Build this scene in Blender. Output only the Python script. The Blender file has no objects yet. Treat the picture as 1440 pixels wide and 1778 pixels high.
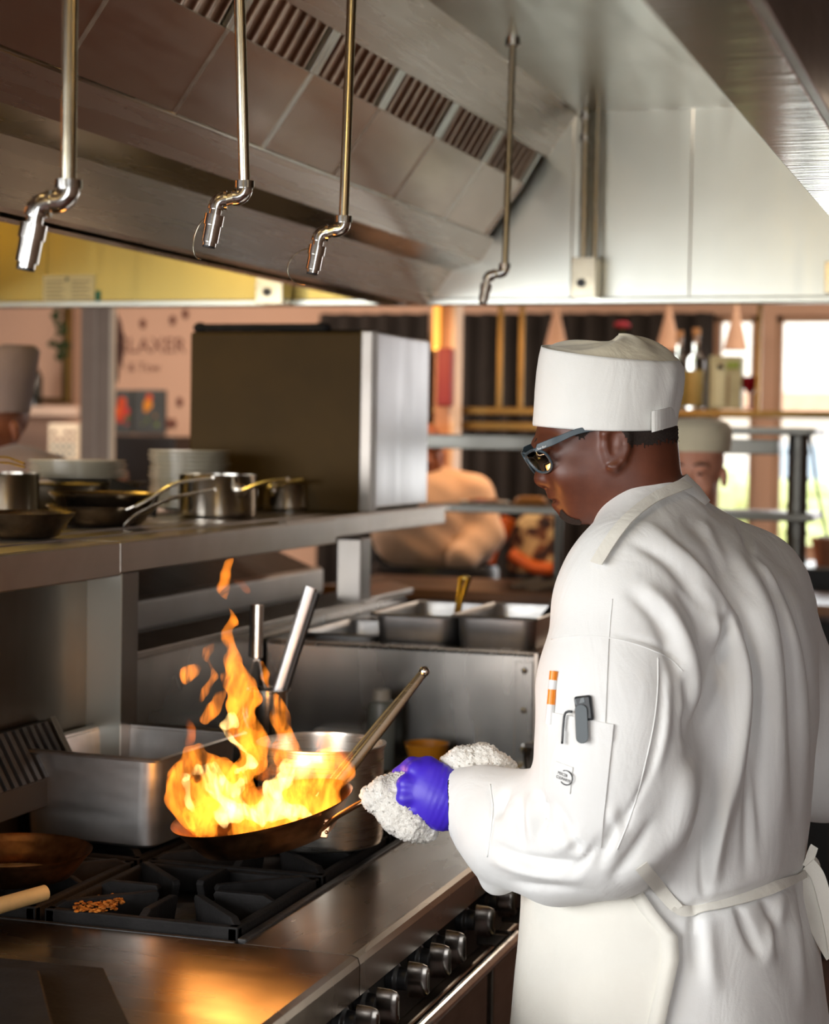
import bpy, bmesh, math, random
import numpy as np
from mathutils import Vector, Matrix
from mathutils.bvhtree import BVHTree
rnd = random.Random(7)
scene = bpy.context.scene
COL = scene.collection
# ------------------------------------------------------------------ camera
# the cook line is the world frame: +Y runs along the range away from us, +X points out of its front, Z up
FPX = 3300.0
YAW, PITCH, ROLL = math.radians(17.8), math.radians(2.3), math.radians(0.93)
_h = np.array([-math.sin(YAW), math.cos(YAW), 0.0]); _r = np.array([math.cos(YAW), math.sin(YAW), 0.0]); _z = np.array([0, 0, 1.0])
FWD = math.cos(PITCH)*_h - math.sin(PITCH)*_z
_u = math.sin(PITCH)*_h + math.cos(PITCH)*_z
RT = math.cos(ROLL)*_r + math.sin(ROLL)*_u
UP = -math.sin(ROLL)*_r + math.cos(ROLL)*_u
CAM = np.array([0.845, -2.421, 1.63])
cam_d = bpy.data.cameras.new('camera'); cam = bpy.data.objects.new('camera', cam_d); COL.objects.link(cam)
cam_d.sensor_fit = 'VERTICAL'; cam_d.sensor_height = 36.0; cam_d.lens = FPX/1778.0*36.0
cam_d.clip_start = 0.05; cam_d.clip_end = 200
cam.matrix_world = Matrix(((RT[0], UP[0], -FWD[0], CAM[0]), (RT[1], UP[1], -FWD[1], CAM[1]), (RT[2], UP[2], -FWD[2], CAM[2]), (0, 0, 0, 1)))
cam_d.dof.use_dof = True; cam_d.dof.focus_distance = 2.72; cam_d.dof.aperture_fstop = 4.0
scene.camera = cam
# ------------------------------------------------------------------ world and lights
world = bpy.data.worlds.new('sky'); scene.world = world; world.use_nodes = True
bg = world.node_tree.nodes['Background']; bg.inputs[0].default_value = (0.93, 0.97, 1.0, 1); bg.inputs[1].default_value = 3.6
scene.view_settings.view_transform = 'Standard'; scene.view_settings.look = 'None'
scene.view_settings.gamma = 1.0; scene.view_settings.use_curve_mapping = False
scene.view_settings.exposure = 0.08
scene.cycles.max_bounces = 8; scene.cycles.diffuse_bounces = 3; scene.cycles.glossy_bounces = 4; scene.cycles.transmission_bounces = 6; scene.cycles.volume_bounces = 0
scene.cycles.caustics_reflective = False; scene.cycles.caustics_refractive = False; scene.cycles.sample_clamp_indirect = 6.0
def area(name, loc, target, sx, sy, power, color):
    l = bpy.data.lights.new(name, 'AREA'); l.shape = 'RECTANGLE'; l.size = sx; l.size_y = sy; l.energy = power; l.color = color
    o = bpy.data.objects.new(name, l); COL.objects.link(o); o.location = loc
    o.rotation_euler = (Vector(target)-Vector(loc)).to_track_quat('-Z', 'Y').to_euler(); return o
area('side_key_light', (-3.0, -3.3, 1.95), (0.3, 0.3, 1.25), 2.0, 1.7, 152, (0.98, 0.99, 1.0))  # key light added for the chef's left side, standing free in the room
area('window_daylight_left', (-1.5, -5.0, 1.9), (0.2, 0.4, 1.4), 2.4, 1.9, 92, (1.0, 0.97, 0.93))
area('window_daylight_right', (2.5, -5.0, 1.9), (0.2, 1.5, 1.7), 2.3, 1.9, 24, (1.0, 0.98, 0.95))
area('dining_window_daylight', (0.3, 6.95, 1.7), (0.3, 0.0, 1.4), 1.2, 1.0, 18, (0.95, 0.98, 1.0))
area('pass_heat_lamp', (-1.0, 4.6, 2.0), (-1.0, 5.4, 1.0), 1.4, 0.3, 7, (1.0, 0.50, 0.18))
area('dining_ceiling_light', (-3.0, 5.0, 2.95), (-3.2, 5.6, 0.0), 1.6, 1.2, 75, (1.0, 0.78, 0.62))
area('dining_front_fill', (0.4, 5.2, 2.95), (0.3, 5.4, 0.0), 1.6, 1.2, 40, (1.0, 0.80, 0.62))  # unseen fill added to brighten the backlit window wall
# ------------------------------------------------------------------ layout helper: where a sight line meets a given plane of the room
def ray(px, py): return RT*(px-720)/FPX - UP*(py-889)/FPX + FWD
def at(px, py, x=None, y=None, z=None, d=None):
    r = ray(px, py)
    if x is not None: t = (x-CAM[0])/r[0]
    elif y is not None: t = (y-CAM[1])/r[1]
    elif z is not None: t = (z-CAM[2])/r[2]
    else: t = d
    return CAM + t*r
# ------------------------------------------------------------------ mesh builder
class MB:
    def __init__(s): s.v = []; s.f = []
    def add(s, v, f):
        n = len(s.v); s.v.extend([tuple(map(float, p)) for p in v]); s.f.extend([tuple(i+n for i in q) for q in f]); return s
    def box(s, x0, x1, y0, y1, z0, z1):
        return s.add([(x0,y0,z0),(x1,y0,z0),(x1,y1,z0),(x0,y1,z0),(x0,y0,z1),(x1,y0,z1),(x1,y1,z1),(x0,y1,z1)],
                     [(0,3,2,1),(4,5,6,7),(0,1,5,4),(1,2,6,5),(2,3,7,6),(3,0,4,7)])
    def obox(s, c, ax, ay, az):      # oriented box: centre and three half-axis vectors
        c, ax, ay, az = map(np.array, (c, ax, ay, az)); v = []
        for k in (-1, 1):
            for i, j in ((-1,-1),(1,-1),(1,1),(-1,1)): v.append(c+i*ax+j*ay+k*az)
        return s.add(v, [(0,3,2,1),(4,5,6,7),(0,1,5,4),(1,2,6,5),(2,3,7,6),(3,0,4,7)])
    def rings(s, R, cap0=True, cap1=True, closed=True):
        n = len(R[0]); v = [p for r in R for p in r]; f = []
        for i in range(len(R)-1):
            for j in range(n if closed else n-1):
                k = (j+1) % n; f.append((i*n+j, i*n+k, (i+1)*n+k, (i+1)*n+j))
        if cap0: f.append(tuple(reversed(range(n))))
        if cap1: f.append(tuple((len(R)-1)*n+j for j in range(n)))
        return s.add(v, f)
    def tube(s, pts, r, n=12, cap=True):
        P = [np.array(p, float) for p in pts]; rr = [r]*len(P) if np.isscalar(r) else r; R = []; nrm = None
        for i, p in enumerate(P):
            t = P[min(i+1, len(P)-1)]-P[max(i-1, 0)]; t = t/np.linalg.norm(t)
            if nrm is None:
                a = np.array([0,0,1.]) if abs(t[2]) < .9 else np.array([1.,0,0]); nrm = np.cross(t, a)
            nrm = nrm-t*np.dot(nrm, t); nrm = nrm/np.linalg.norm(nrm); b = np.cross(t, nrm)
            R.append([p+rr[i]*(math.cos(2*math.pi*j/n)*nrm+math.sin(2*math.pi*j/n)*b) for j in range(n)])
        return s.rings(R, cap, cap)
    def lathe(s, prof, c=(0,0,0), n=32, M=None, cap0=False, cap1=False):
        R = []
        for r, z in prof:
            ring = [np.array([r*math.cos(2*math.pi*j/n), r*math.sin(2*math.pi*j/n), z]) for j in range(n)]
            if M is not None: ring = [np.array(M @ Vector(p)) for p in ring]
            R.append([p+np.array(c) for p in ring])
        return s.rings(R, cap0, cap1)
    def prism(s, poly, y0, y1, axis='y'):   # polygon in (x,z) swept along y, or (x,y) along z, or (y,z) along x
        n = len(poly)
        def m(a, b, t): return (a, t, b) if axis == 'y' else ((a, b, t) if axis == 'z' else (t, a, b))
        v = [m(a, b, y0) for a, b in poly]+[m(a, b, y1) for a, b in poly]
        return s.add(v, [tuple(range(n)), tuple(reversed(range(n, 2*n)))]+[(i, i+n, (i+1) % n+n, (i+1) % n) for i in range(n)])
    def sphere(s, c, r, n=16, m=10):
        r = np.array([r]*3 if np.isscalar(r) else r); R = []
        for i in range(m+1):
            a = math.pi*(i/m); a = min(max(a, .01), math.pi-.01)
            R.append([np.array(c)+r*np.array([math.sin(a)*math.cos(2*math.pi*j/n), math.sin(a)*math.sin(2*math.pi*j/n), -math.cos(a)]) for j in range(n)])
        return s.rings(R)
    def build(s, name, mat, parent=None, bevel=0, smooth=None, segs=2, solid=0, sub=0):
        off = np.zeros(3); p = parent
        while p is not None: off = off+np.array(p.location); p = p.parent
        V = np.array(s.v, float)-off
        me = bpy.data.meshes.new(name); me.from_pydata(V.tolist(), [], s.f)
        bm = bmesh.new(); bm.from_mesh(me); bmesh.ops.recalc_face_normals(bm, faces=bm.faces[:]); bm.to_mesh(me); bm.free()
        return finish(name, me, mat, parent, bevel, smooth, segs, solid, sub)
def finish(name, me, mat, parent=None, bevel=0, smooth=None, segs=2, solid=0, sub=0):
    if mat is not None: me.materials.append(mat)
    o = bpy.data.objects.new(name, me); COL.objects.link(o); o.parent = parent
    if smooth is not None:
        me.shade_smooth()
        if smooth < 180: me.set_sharp_from_angle(angle=math.radians(smooth))
    if solid: m = o.modifiers.new('solid', 'SOLIDIFY'); m.thickness = solid; m.offset = 0
    if bevel:
        m = o.modifiers.new('bevel', 'BEVEL'); m.width = bevel; m.segments = segs; m.limit_method = 'ANGLE'; m.angle_limit = math.radians(35); m.harden_normals = False
    if sub: m = o.modifiers.new('sub', 'SUBSURF'); m.levels = sub; m.render_levels = sub
    return o
def tag(o, label, cat, group=None):
    o['label'] = label; o['category'] = cat
    if group: o['group'] = group
    return o
def thing(name, label, cat, loc=(0,0,0), group=None, rotz=0):
    o = bpy.data.objects.new(name, None); COL.objects.link(o); o.location = tuple(map(float, loc)); o.empty_display_size = .05
    o.rotation_euler = (0, 0, rotz); return tag(o, label, cat, group)
def structure(o): o['kind'] = 'structure'; return o
def copy_tree(o, parent=None):
    c = o.copy(); COL.objects.link(c); c.parent = parent
    for ch in list(o.children): copy_tree(ch, c)
    return c
# ------------------------------------------------------------------ materials
def srgb(r, g, b):
    return tuple(((c/255)/12.92 if c/255 <= .04045 else ((c/255+.055)/1.055)**2.4) for c in (r, g, b))
class NT:
    def __init__(s, name):
        s.m = bpy.data.materials.new(name); s.m.use_nodes = True; s.t = s.m.node_tree; s.b = s.t.nodes['Principled BSDF']; s.out = s.t.nodes['Material Output']
    def n(s, typ, **k):
        q = s.t.nodes.new(typ)
        for a, b in k.items(): setattr(q, a, b)
        return q
    def l(s, a, b): s.t.links.new(a, b)
    def coord(s, scale=(1,1,1), kind='Object', rot=(0,0,0)):
        c = s.n('ShaderNodeTexCoord'); m = s.n('ShaderNodeMapping'); m.inputs['Scale'].default_value = scale; m.inputs['Rotation'].default_value = rot
        s.l(c.outputs[kind], m.inputs[0]); return m.outputs[0]
    def noise(s, vec, scale, detail=4, rough=.55, dist=0):
        q = s.n('ShaderNodeTexNoise'); q.inputs['Scale'].default_value = scale; q.inputs['Detail'].default_value = detail
        q.inputs['Roughness'].default_value = rough; q.inputs['Distortion'].default_value = dist; s.l(vec, q.inputs['Vector']); return q.outputs[0]
    def ramp(s, fac, stops, interp='LINEAR'):
        q = s.n('ShaderNodeValToRGB'); e = q.color_ramp.elements; q.color_ramp.interpolation = interp
        while len(e) < len(stops): e.new(.5)
        for el, (p, c) in zip(e, stops): el.position = p; el.color = (*c, 1) if len(c) == 3 else c
        s.l(fac, q.inputs[0]); return q.outputs[0]
    def val(s, fac, a, b, lo=0.3, hi=0.7):
        q = s.n('ShaderNodeMapRange'); q.inputs[1].default_value = lo; q.inputs[2].default_value = hi; q.inputs[3].default_value = a; q.inputs[4].default_value = b
        s.l(fac, q.inputs[0]); return q.outputs[0]
    def bump(s, h, strength=.2, dist=.002, chain=None):
        q = s.n('ShaderNodeBump'); q.inputs['Strength'].default_value = strength; q.inputs['Distance'].default_value = dist; s.l(h, q.inputs['Height'])
        if chain is not None: s.l(chain, q.inputs['Normal'])
        s.l(q.outputs[0], s.b.inputs['Normal']); return q.outputs[0]
def steel(name, col, rough=.3, grain=(1,1,60), gs=8, var=.12, dirt=None, dirt_amt=.0, bump=.06, blotch=3.0):
    q = NT(name); b = q.b; b.inputs['Metallic'].default_value = 1
    g = q.noise(q.coord(grain), gs, 3, .5); w = q.noise(q.coord((1,1,1)), blotch, 2, .5)
    c = np.array(col)
    cc = q.ramp(w, [(.3, tuple(c*(1-var*1.6))), (.7, tuple(np.minimum(c*(1+var), 1)))])
    if dirt is not None:
        mx = q.n('ShaderNodeMix', data_type='RGBA'); dn = q.noise(q.coord((1,1,1)), blotch*2.2, 3, .5, .1)
        q.l(q.val(dn, 0, dirt_amt, .38, .85), mx.inputs[0]); q.l(cc, mx.inputs[6]); mx.inputs[7].default_value = (*dirt, 1); cc = mx.outputs[2]
    q.l(cc, b.inputs['Base Color']); q.l(q.val(g, rough*.85, rough*1.18, .2, .8), b.inputs['Roughness'])
    if bump: q.bump(g, bump, .001)
    return q.m
def plain(name, col, rough=.5, metal=0, var=.1, ns=6, bump=0, bs=80, **k):
    q = NT(name); b = q.b; c = np.array(col); w = q.noise(q.coord((1,1,1)), ns, 5, .6)
    q.l(q.ramp(w, [(.3, tuple(c*(1-var))), (.7, tuple(np.minimum(c*(1+var), 1)))]), b.inputs['Base Color'])
    b.inputs['Roughness'].default_value = rough; b.inputs['Metallic'].default_value = metal
    if bump: q.bump(q.noise(q.coord((1,1,1)), bs, 4, .6), bump, .002)
    for a, v in k.items(): b.inputs[a].default_value = v
    return q.m
def emit(name, col, s):
    q = NT(name); q.b.inputs['Base Color'].default_value = (*col, 1); q.b.inputs['Emission Color'].default_value = (*col, 1); q.b.inputs['Emission Strength'].default_value = s
    return q.m
def glass(name, col, rough=.02, ior=1.45):
    q = NT(name); q.b.inputs['Base Color'].default_value = (*col, 1); q.b.inputs['Transmission Weight'].default_value = 1; q.b.inputs['Roughness'].default_value = rough; q.b.inputs['IOR'].default_value = ior
    return q.m
M = {}
M['hood'] = steel('brushed_hood_steel', (.55,.50,.44), .27, (1,.35,9), 7, .06, (.34,.25,.17), .12, .02, 1.2)
M['hood_bright'] = steel('hood_end_wall_steel', (.72,.75,.70), .33, (6,1,.5), 5, .06, (.45,.47,.42), .3, .03, 1.6)
M['lip'] = steel('scratched_lip_steel', (.42,.37,.33), .17, (1.0,16,1), 5, .08, (.3,.24,.18), .3, .9, 4)
M['top'] = steel('worn_worktop_steel', (.42,.38,.33), .27, (5,1,1), 4, .06, (.26,.2,.14), .3, .012, 3)
M['griddle'] = steel('griddle_plate_steel', (.33,.27,.22), .26, (1,5,1), 5, .12, (.1,.065,.04), .6, .02, 5)
M['front'] = steel('range_front_steel', (.40,.36,.31), .32, (1,1,14), 6, .1, (.15,.1,.06), .5, .05, 5)
M['shelf'] = steel('shelf_steel', (.44,.405,.365), .33, (1,.3,14), 8, .08, (.3,.24,.17), .4, .06, 5)
M['dark_steel'] = steel('dark_back_steel', (.10,.085,.065), .4, (1,6,1), 4, .2, (.07,.05,.03), .8, .06, 3)  # dark base tone with random darker blotches
M['panel'] = steel('smeared_panel_steel', (.42,.41,.39), .26, (3,1,.6), 4, .12, (.62,.6,.56), .35, .08, 6)
M['pan_steel'] = steel('hotel_pan_steel', (.60,.60,.60), .36, (1,1,5), 9, .08, (.35,.34,.33), .4, .05, 12)
M['pot'] = steel('polished_pot_steel', (.70,.66,.6), .16, (1,1,30), 9, .06, (.4,.33,.24), .3, .05, 14)
M['stockpot'] = steel('stockpot_steel', (.62,.59,.54), .28, (1,1,24), 9, .06, (.4,.34,.27), .3, .012, 6)
M['pipe'] = steel('galvanised_pipe', (.66,.61,.48), .24, (1,1,2), 12, .04, (.5,.42,.26), .2, .0, 14)
M['chrome'] = steel('chrome_fitting', (.72,.72,.7), .15, (1,1,1), 30, .08, (.4,.38,.33), .3, .05, 60)
M['filter'] = steel('baffle_filter_steel', (.55,.48,.41), .23, (1,1,8), 8, .06, (.3,.2,.13), .15, .02, 2)
M['baffle'] = steel('greasy_baffle_steel', (.58,.47,.38), .32, (1,1,8), 8, .2, (.34,.2,.12), .6, .05, 9)
M['iron'] = plain('cast_iron', (.011,.010,.010), .75, 0, .5, 20, .5, 160, **{'Specular IOR Level': .25})
M['iron_worn'] = plain('burner_bowl_iron', (.028,.027,.027), .5, .35, .6, 14, .5, 120)
M['black'] = plain('black_plastic', (.012,.012,.013), .4, 0, .2, 10)
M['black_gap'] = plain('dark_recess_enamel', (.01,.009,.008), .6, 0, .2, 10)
M['knob'] = steel('knob_metal', (.2,.185,.17), .2, (1,1,1), 30, .2, (.1,.08,.06), .5, .05, 30)
M['copper'] = steel('heat_stained_pan', (.40,.19,.085), .33, (1,1,1), 12, .5, (.05,.025,.012), .9, .2, 16)
M['copper_rim'] = steel('heat_stained_handle', (.42,.24,.14), .3, (1,1,1), 12, .2, (.2,.09,.04), .5, .05, 16)
M['carbon'] = steel('carbon_steel_pan', (.34,.27,.19), .28, (1,1,1), 12, .4, (.07,.045,.025), .8, .1, 14)
M['china'] = plain('glazed_china', srgb(214,203,178), .22, 0, .03, 10)
# ------------------------------------------------------------------ room shell
def tile_floor():
    q = NT('quarry_tile'); t = q.n('ShaderNodeTexBrick'); t.inputs['Scale'].default_value = 6; t.inputs['Color1'].default_value = (*srgb(92,52,38), 1); t.inputs['Color2'].default_value = (*srgb(80,46,34), 1); t.inputs['Mortar'].default_value = (.03,.025,.02,1)
    t.offset = 0; t.inputs['Brick Width'].default_value = .9; t.inputs['Row Height'].default_value = .9; t.inputs['Mortar Size'].default_value = .02
    q.l(q.coord((1,1,1)), t.inputs[0]); q.l(t.outputs[0], q.b.inputs['Base Color']); q.b.inputs['Roughness'].default_value = .45; return q.m
WX0, WX1, WY0, WY1, WZ = -7.5, 4.2, -5.2, 7.2, 3.05
structure(MB().box(WX0, WX1, WY0, WY1, -.1, 0).build('floor', tile_floor()))
M['ceiling'] = plain('ceiling_plaster', srgb(120,100,84), .8, 0, .05, 2)
M['wall_k'] = plain('kitchen_wall_paint', srgb(120,92,72), .7, 0, .06, 2)
M['wall_d'] = plain('dining_wall_plaster', srgb(216,176,150), .8, 0, .04, 2)
structure(MB().box(WX0, WX1, WY0, WY1, WZ, WZ+.1).build('ceiling', M['ceiling']))
structure(MB().box(WX0-.1, WX0, WY0, WY1, 0, WZ).build('wall_left', M['wall_k']))
structure(MB().box(WX1, WX1+.1, WY0, WY1, 0, WZ).build('wall_right', M['wall_k']))
mb = MB()                                     # wall behind the photographer with two tall windows
xs = [WX0, -2.8, -.2, 1.3, 3.7, WX1]
mb.box(WX0, WX1, WY0-.1, WY0, 0, .9); mb.box(WX0, WX1, WY0-.1, WY0, 2.9, WZ)
for a, b in ((xs[0], xs[1]), (xs[2], xs[3]), (xs[4], xs[5])): mb.box(a, b, WY0-.1, WY0, .9, 2.9)
structure(mb.build('wall_front', M['wall_k']))
mb = MB(); mb.box(-4.1, -4.0, WY0, -1.2, 0, .9); mb.box(-4.1, -4.0, WY0, -1.2, 2.85, WZ); mb.box(-4.1, -4.0, WY0, -4.6, .9, 2.85); mb.box(-4.1, -4.0, -2.0, -1.2, .9, 2.85)
structure(mb.build('added_side_wall', M['wall_k']))      # unseen partition with an opening, added to give the side key a source
# ------------------------------------------------------------------ extraction hood: an island canopy, mirror-symmetric about x = HC
HC, HZ, HT, HY0, HY1 = -.85, 2.0, 2.53, -1.5, 2.75
M['hood_yellow'] = steel('warm_lit_steel', (.46,.36,.12), .36, (6,1,.5), 5, .06, (.4,.28,.08), .4, .03, 1.6)  # warm light on the far half is put into this yellow base colour
hood = thing('extraction_hood', 'large brushed steel island extraction hood with baffle filters over the range', 'hood', (HC, .6, HZ))
# end wall in riveted-looking sheets, each its own panel
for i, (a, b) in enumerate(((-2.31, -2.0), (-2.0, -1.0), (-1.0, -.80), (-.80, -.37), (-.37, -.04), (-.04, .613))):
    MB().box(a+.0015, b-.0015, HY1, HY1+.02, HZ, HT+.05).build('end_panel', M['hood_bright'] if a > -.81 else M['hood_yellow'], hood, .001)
MB().box(-2.31, .613, HY1-.012, HY1-.0005, HZ, HZ+.02).build('end_panel_hem', M['hood_bright'], hood, .004)
for s in (1, -1):
    def X(x): return HC+s*(x-HC)
    MB().prism([(X(-.358), HT), (X(.613), HT), (X(.613), HT+.03), (X(-.358), HT+.03)], HY0, HY1).build('ceiling_panel', M['hood_bright'], hood)
    MB().prism([(X(.526), HZ), (X(.613), HZ), (X(.613), HZ+.012), (X(.526), HZ+.012)], HY0, HY1).build('lip_flange', M['lip'], hood, .002)
    MB().prism([(X(.526), HZ+.012), (X(.531), HZ+.012), (X(.531), HZ+.06), (X(.526), HZ+.06)], HY0, HY1).build('lip_return', M['lip'], hood)
    MB().prism([(X(.613), HZ), (X(.625), HZ), (X(.625), HT+.05), (X(.613), HT+.05)], HY0, HY1+.02).build('front_panel', M['front'], hood, .002)
    # gutter below the filters
    MB().prism([(X(-.595), 2.185), (X(-.635), 2.12), (X(-.715), 2.098), (X(-.79), HZ), (X(-.83), HZ), (X(-.74), 2.11), (X(-.655), 2.135), (X(-.61), 2.19)], HY0, HY1).build('grease_gutter', M['hood'], hood)
    MB().tube([(X(-.597), HY0, 2.186), (X(-.597), HY1, 2.186)], .004, 8).build('gutter_bead', M['hood'], hood, smooth=180)
    # upper sloped panel between baffles and ceiling
    MB().prism([(X(-.446), 2.409), (X(-.358), HT), (X(-.37), HT+.01), (X(-.46), 2.415)], HY0, HY1).build('upper_slope_panel', M['hood'], hood)
    # filter frames: a plain lower plate and a slatted upper part
    w = .405; n = 10; d1 = np.array([X(-.494)-X(-.598), 0, 2.33-2.186]); d1l = np.linalg.norm(d1); d1 /= d1l
    nrm = np.array([-d1[2]*s, 0, d1[0]*s]); nrm = nrm*(1 if nrm[2] < 0 else -1)
    for k in range(n):
        y0 = HY1-.07-w*(k+1); y1 = y0+w-.006
        if y0 < HY0: break
        P0 = np.array([X(-.598), 0, 2.186]); fl = MB()
        fl.obox(P0+d1*d1l*.5+np.array([0, (y0+y1)/2, 0])-nrm*.004, d1*d1l*.5, (0, (y1-y0)/2, 0), nrm*.004)
        fo = fl.build('filter_plate', M['filter'], hood, .0015)
        P1 = P0+d1*d1l; L = .104; d2 = np.array([X(-.446)-X(-.494), 0, 2.409-2.33]); L = np.linalg.norm(d2); d2 = d2/L
        ns = 7
        for j in range(ns):                       # rounded baffle slats
            yc = y0+.022+(y1-y0-.044)*(j+.5)/ns; hw = (y1-y0-.044)/ns*.40
            ring = []
            R = []
            for t in (0, 1):
                c = P1+d2*L*t
                R.append([c+np.array([0, yc-math.cos(a)*hw-0, 0])+nrm*math.sin(a)*.012-nrm*.012 for a in np.linspace(0, math.pi, 7)])
            mbs = MB(); mbs.rings(R, True, True, True); mbs.build('baffle_slat', M['baffle'], fo, smooth=50)
        for yy in (y0+.008, y1-.008):
            MB().obox(P1+d2*L*.5+np.array([0, yy, 0])-nrm*.004, d2*L*.5, (0, .009, 0), nrm*.008).build('filter_stile', M['hood_bright'], fo, .001)
            if s == 1: pass
        if s == 1: MB().obox(P0+d1*d1l*.5+np.array([0, y1+.002, 0])+nrm*.001, d1*d1l*.5, (0, .0035, 0), nrm*.003).build('filter_edge_strip', M['hood_bright'] if k % 3 == 1 else M['filter'], fo)
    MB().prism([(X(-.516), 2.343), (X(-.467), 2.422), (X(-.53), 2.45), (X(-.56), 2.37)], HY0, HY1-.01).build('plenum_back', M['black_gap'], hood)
structure_top = MB().box(-2.31, .613, HY0-.02, HY0, HZ, HT+.05).build('near_end_panel', M['front'], hood)
MB().box(-2.31, .613, HY0, HY1, HT+.035, HT+.05).build('canopy_top', M['front'], hood)
# warm lamp inside the far half of the canopy
hl = thing('hood_lamp', 'vapour-proof hood lamp glowing in the far half of the canopy', 'lamp', (-1.75, 1.5, 2.44))
MB().lathe([(.09, .09), (.09, .07), (.075, .065)], (-1.75, 1.5, 2.44), 24, cap0=True).build('lamp_base', M['hood'], hl)
MB().lathe([(.072, .065), (.072, .03), (.05, .0), (.01, -.008)], (-1.75, 1.5, 2.44), 24, cap1=True).build('lamp_globe', emit('warm_lamp_glass', (1, .66, .13), 10), hl, smooth=60)
_l = bpy.data.lights.new('hood_lamp_light', 'POINT'); _l.energy = 9; _l.color = (1, .66, .13); _l.shadow_soft_size = .07
_o = bpy.data.objects.new('hood_lamp_light', _l); COL.objects.link(_o); _o.location = (-1.75, 1.5, 2.40)
hl2 = copy_tree(hl); hl2.location = (.05, -.75, 2.44); hl2['label'] = 'unseen lamp added to warm the chef, in the near half of the canopy, above the griddle'  # copied lamp and its point light, added out of view to warm the chef
_l = bpy.data.lights.new('near_warm_fill', 'POINT'); _l.energy = 3; _l.color = (1, .74, .42); _l.shadow_soft_size = .07
_o = bpy.data.objects.new('near_warm_fill', _l); COL.objects.link(_o); _o.location = (.05, -.75, 2.38)
# notice and boxes on the end wall
def notice():
    p0, p1 = at(75, 478, y=HY1-.002), at(164, 527, y=HY1-.002); p1[2] = max(p1[2], HZ+.004)
    t = thing('wall_notice', 'cream printed notice stuck on the yellow-lit hood end wall', 'notice', (p0[0], HY1-.003, p1[2]))
    MB().box(p0[0], p1[0], HY1-.003, HY1-.001, p1[2], p0[2]).build('paper', plain('cream_paper', srgb(232,214,160), .7), t)
    w, h = p1[0]-p0[0], p0[2]-p1[2]; ink = plain('grey_ink', srgb(170,150,110), .8)
    for c in (0, 1):
        for r in range(5):
            a = p0[0]+w*(.06+.5*c); MB().box(a, a+w*(.36-.06*(r % 2)), HY1-.0036, HY1-.003, p0[2]-h*(.2+.14*r)-.004, p0[2]-h*(.2+.14*r)).build('text_line', ink, t)
    MB().box(p0[0]+w*.44, p0[0]+w*.5, HY1-.0036, HY1-.003, p0[2]-h*.2, p0[2]-h*.08).build('emblem', M['black'], t)
    MB().box(p1[0]+.004, p1[0]+.02, HY1-.004, HY1-.001, p1[2]+h*.1, p1[2]+h*.45).build('green_tab', plain('green_tape', (.01,.16,.09), .6), t)
notice()
def jbox(px0, px1, py0, py1, label, pipe):
    a, b = at(px0, py0, y=2.66), at(px1, py1, y=2.66)
    t = thing('junction_box', label, 'box', (a[0], 2.70, b[2]))
    MB().box(a[0], b[0], 2.66, HY1-.013, b[2], a[2]).build('box_body', M['pipe'], t, .004)
    MB().box(a[0]-.002, b[0]+.002, 2.656, 2.66, b[2]-.002, a[2]+.002).build('cover_plate', M['pipe'], t, .0015)
    cx, cz = (a[0]+b[0])/2-.005, b[2]+(a[2]-b[2])*.35
    MB().lathe([(.0, .0), (.012, .0), (.012, .006), (.001, .006)], (cx, 2.655, cz), 16, Matrix.Rotation(math.radians(90), 3, 'X')).build('knockout', M['black'], t)
    if pipe:
        for dx in (-.012, .022):
            MB().tube([(cx+.006+dx, 2.70, a[2]), (cx+.006+dx, 2.70, HT)], .011 if dx < 0 else .008, 14).build('conduit', M['pipe'], t, smooth=60)
        for zz in (2.50, 2.44, 2.10): MB().tube([(cx-.006, 2.70, zz), (cx-.006, 2.70, zz+.018)], .016, 14).build('conduit_coupling', M['chrome'], t, smooth=60)
jbox(994, 1033, 448, 515, 'steel junction box with twin conduits on the bright hood end wall', True)
jbox(446, 490, 470, 527, 'dark junction box on the yellow-lit part of the hood end wall', False)
jbox(1434, 1475, 455, 508, 'small junction box cut by the right edge of the frame', False)
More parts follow.
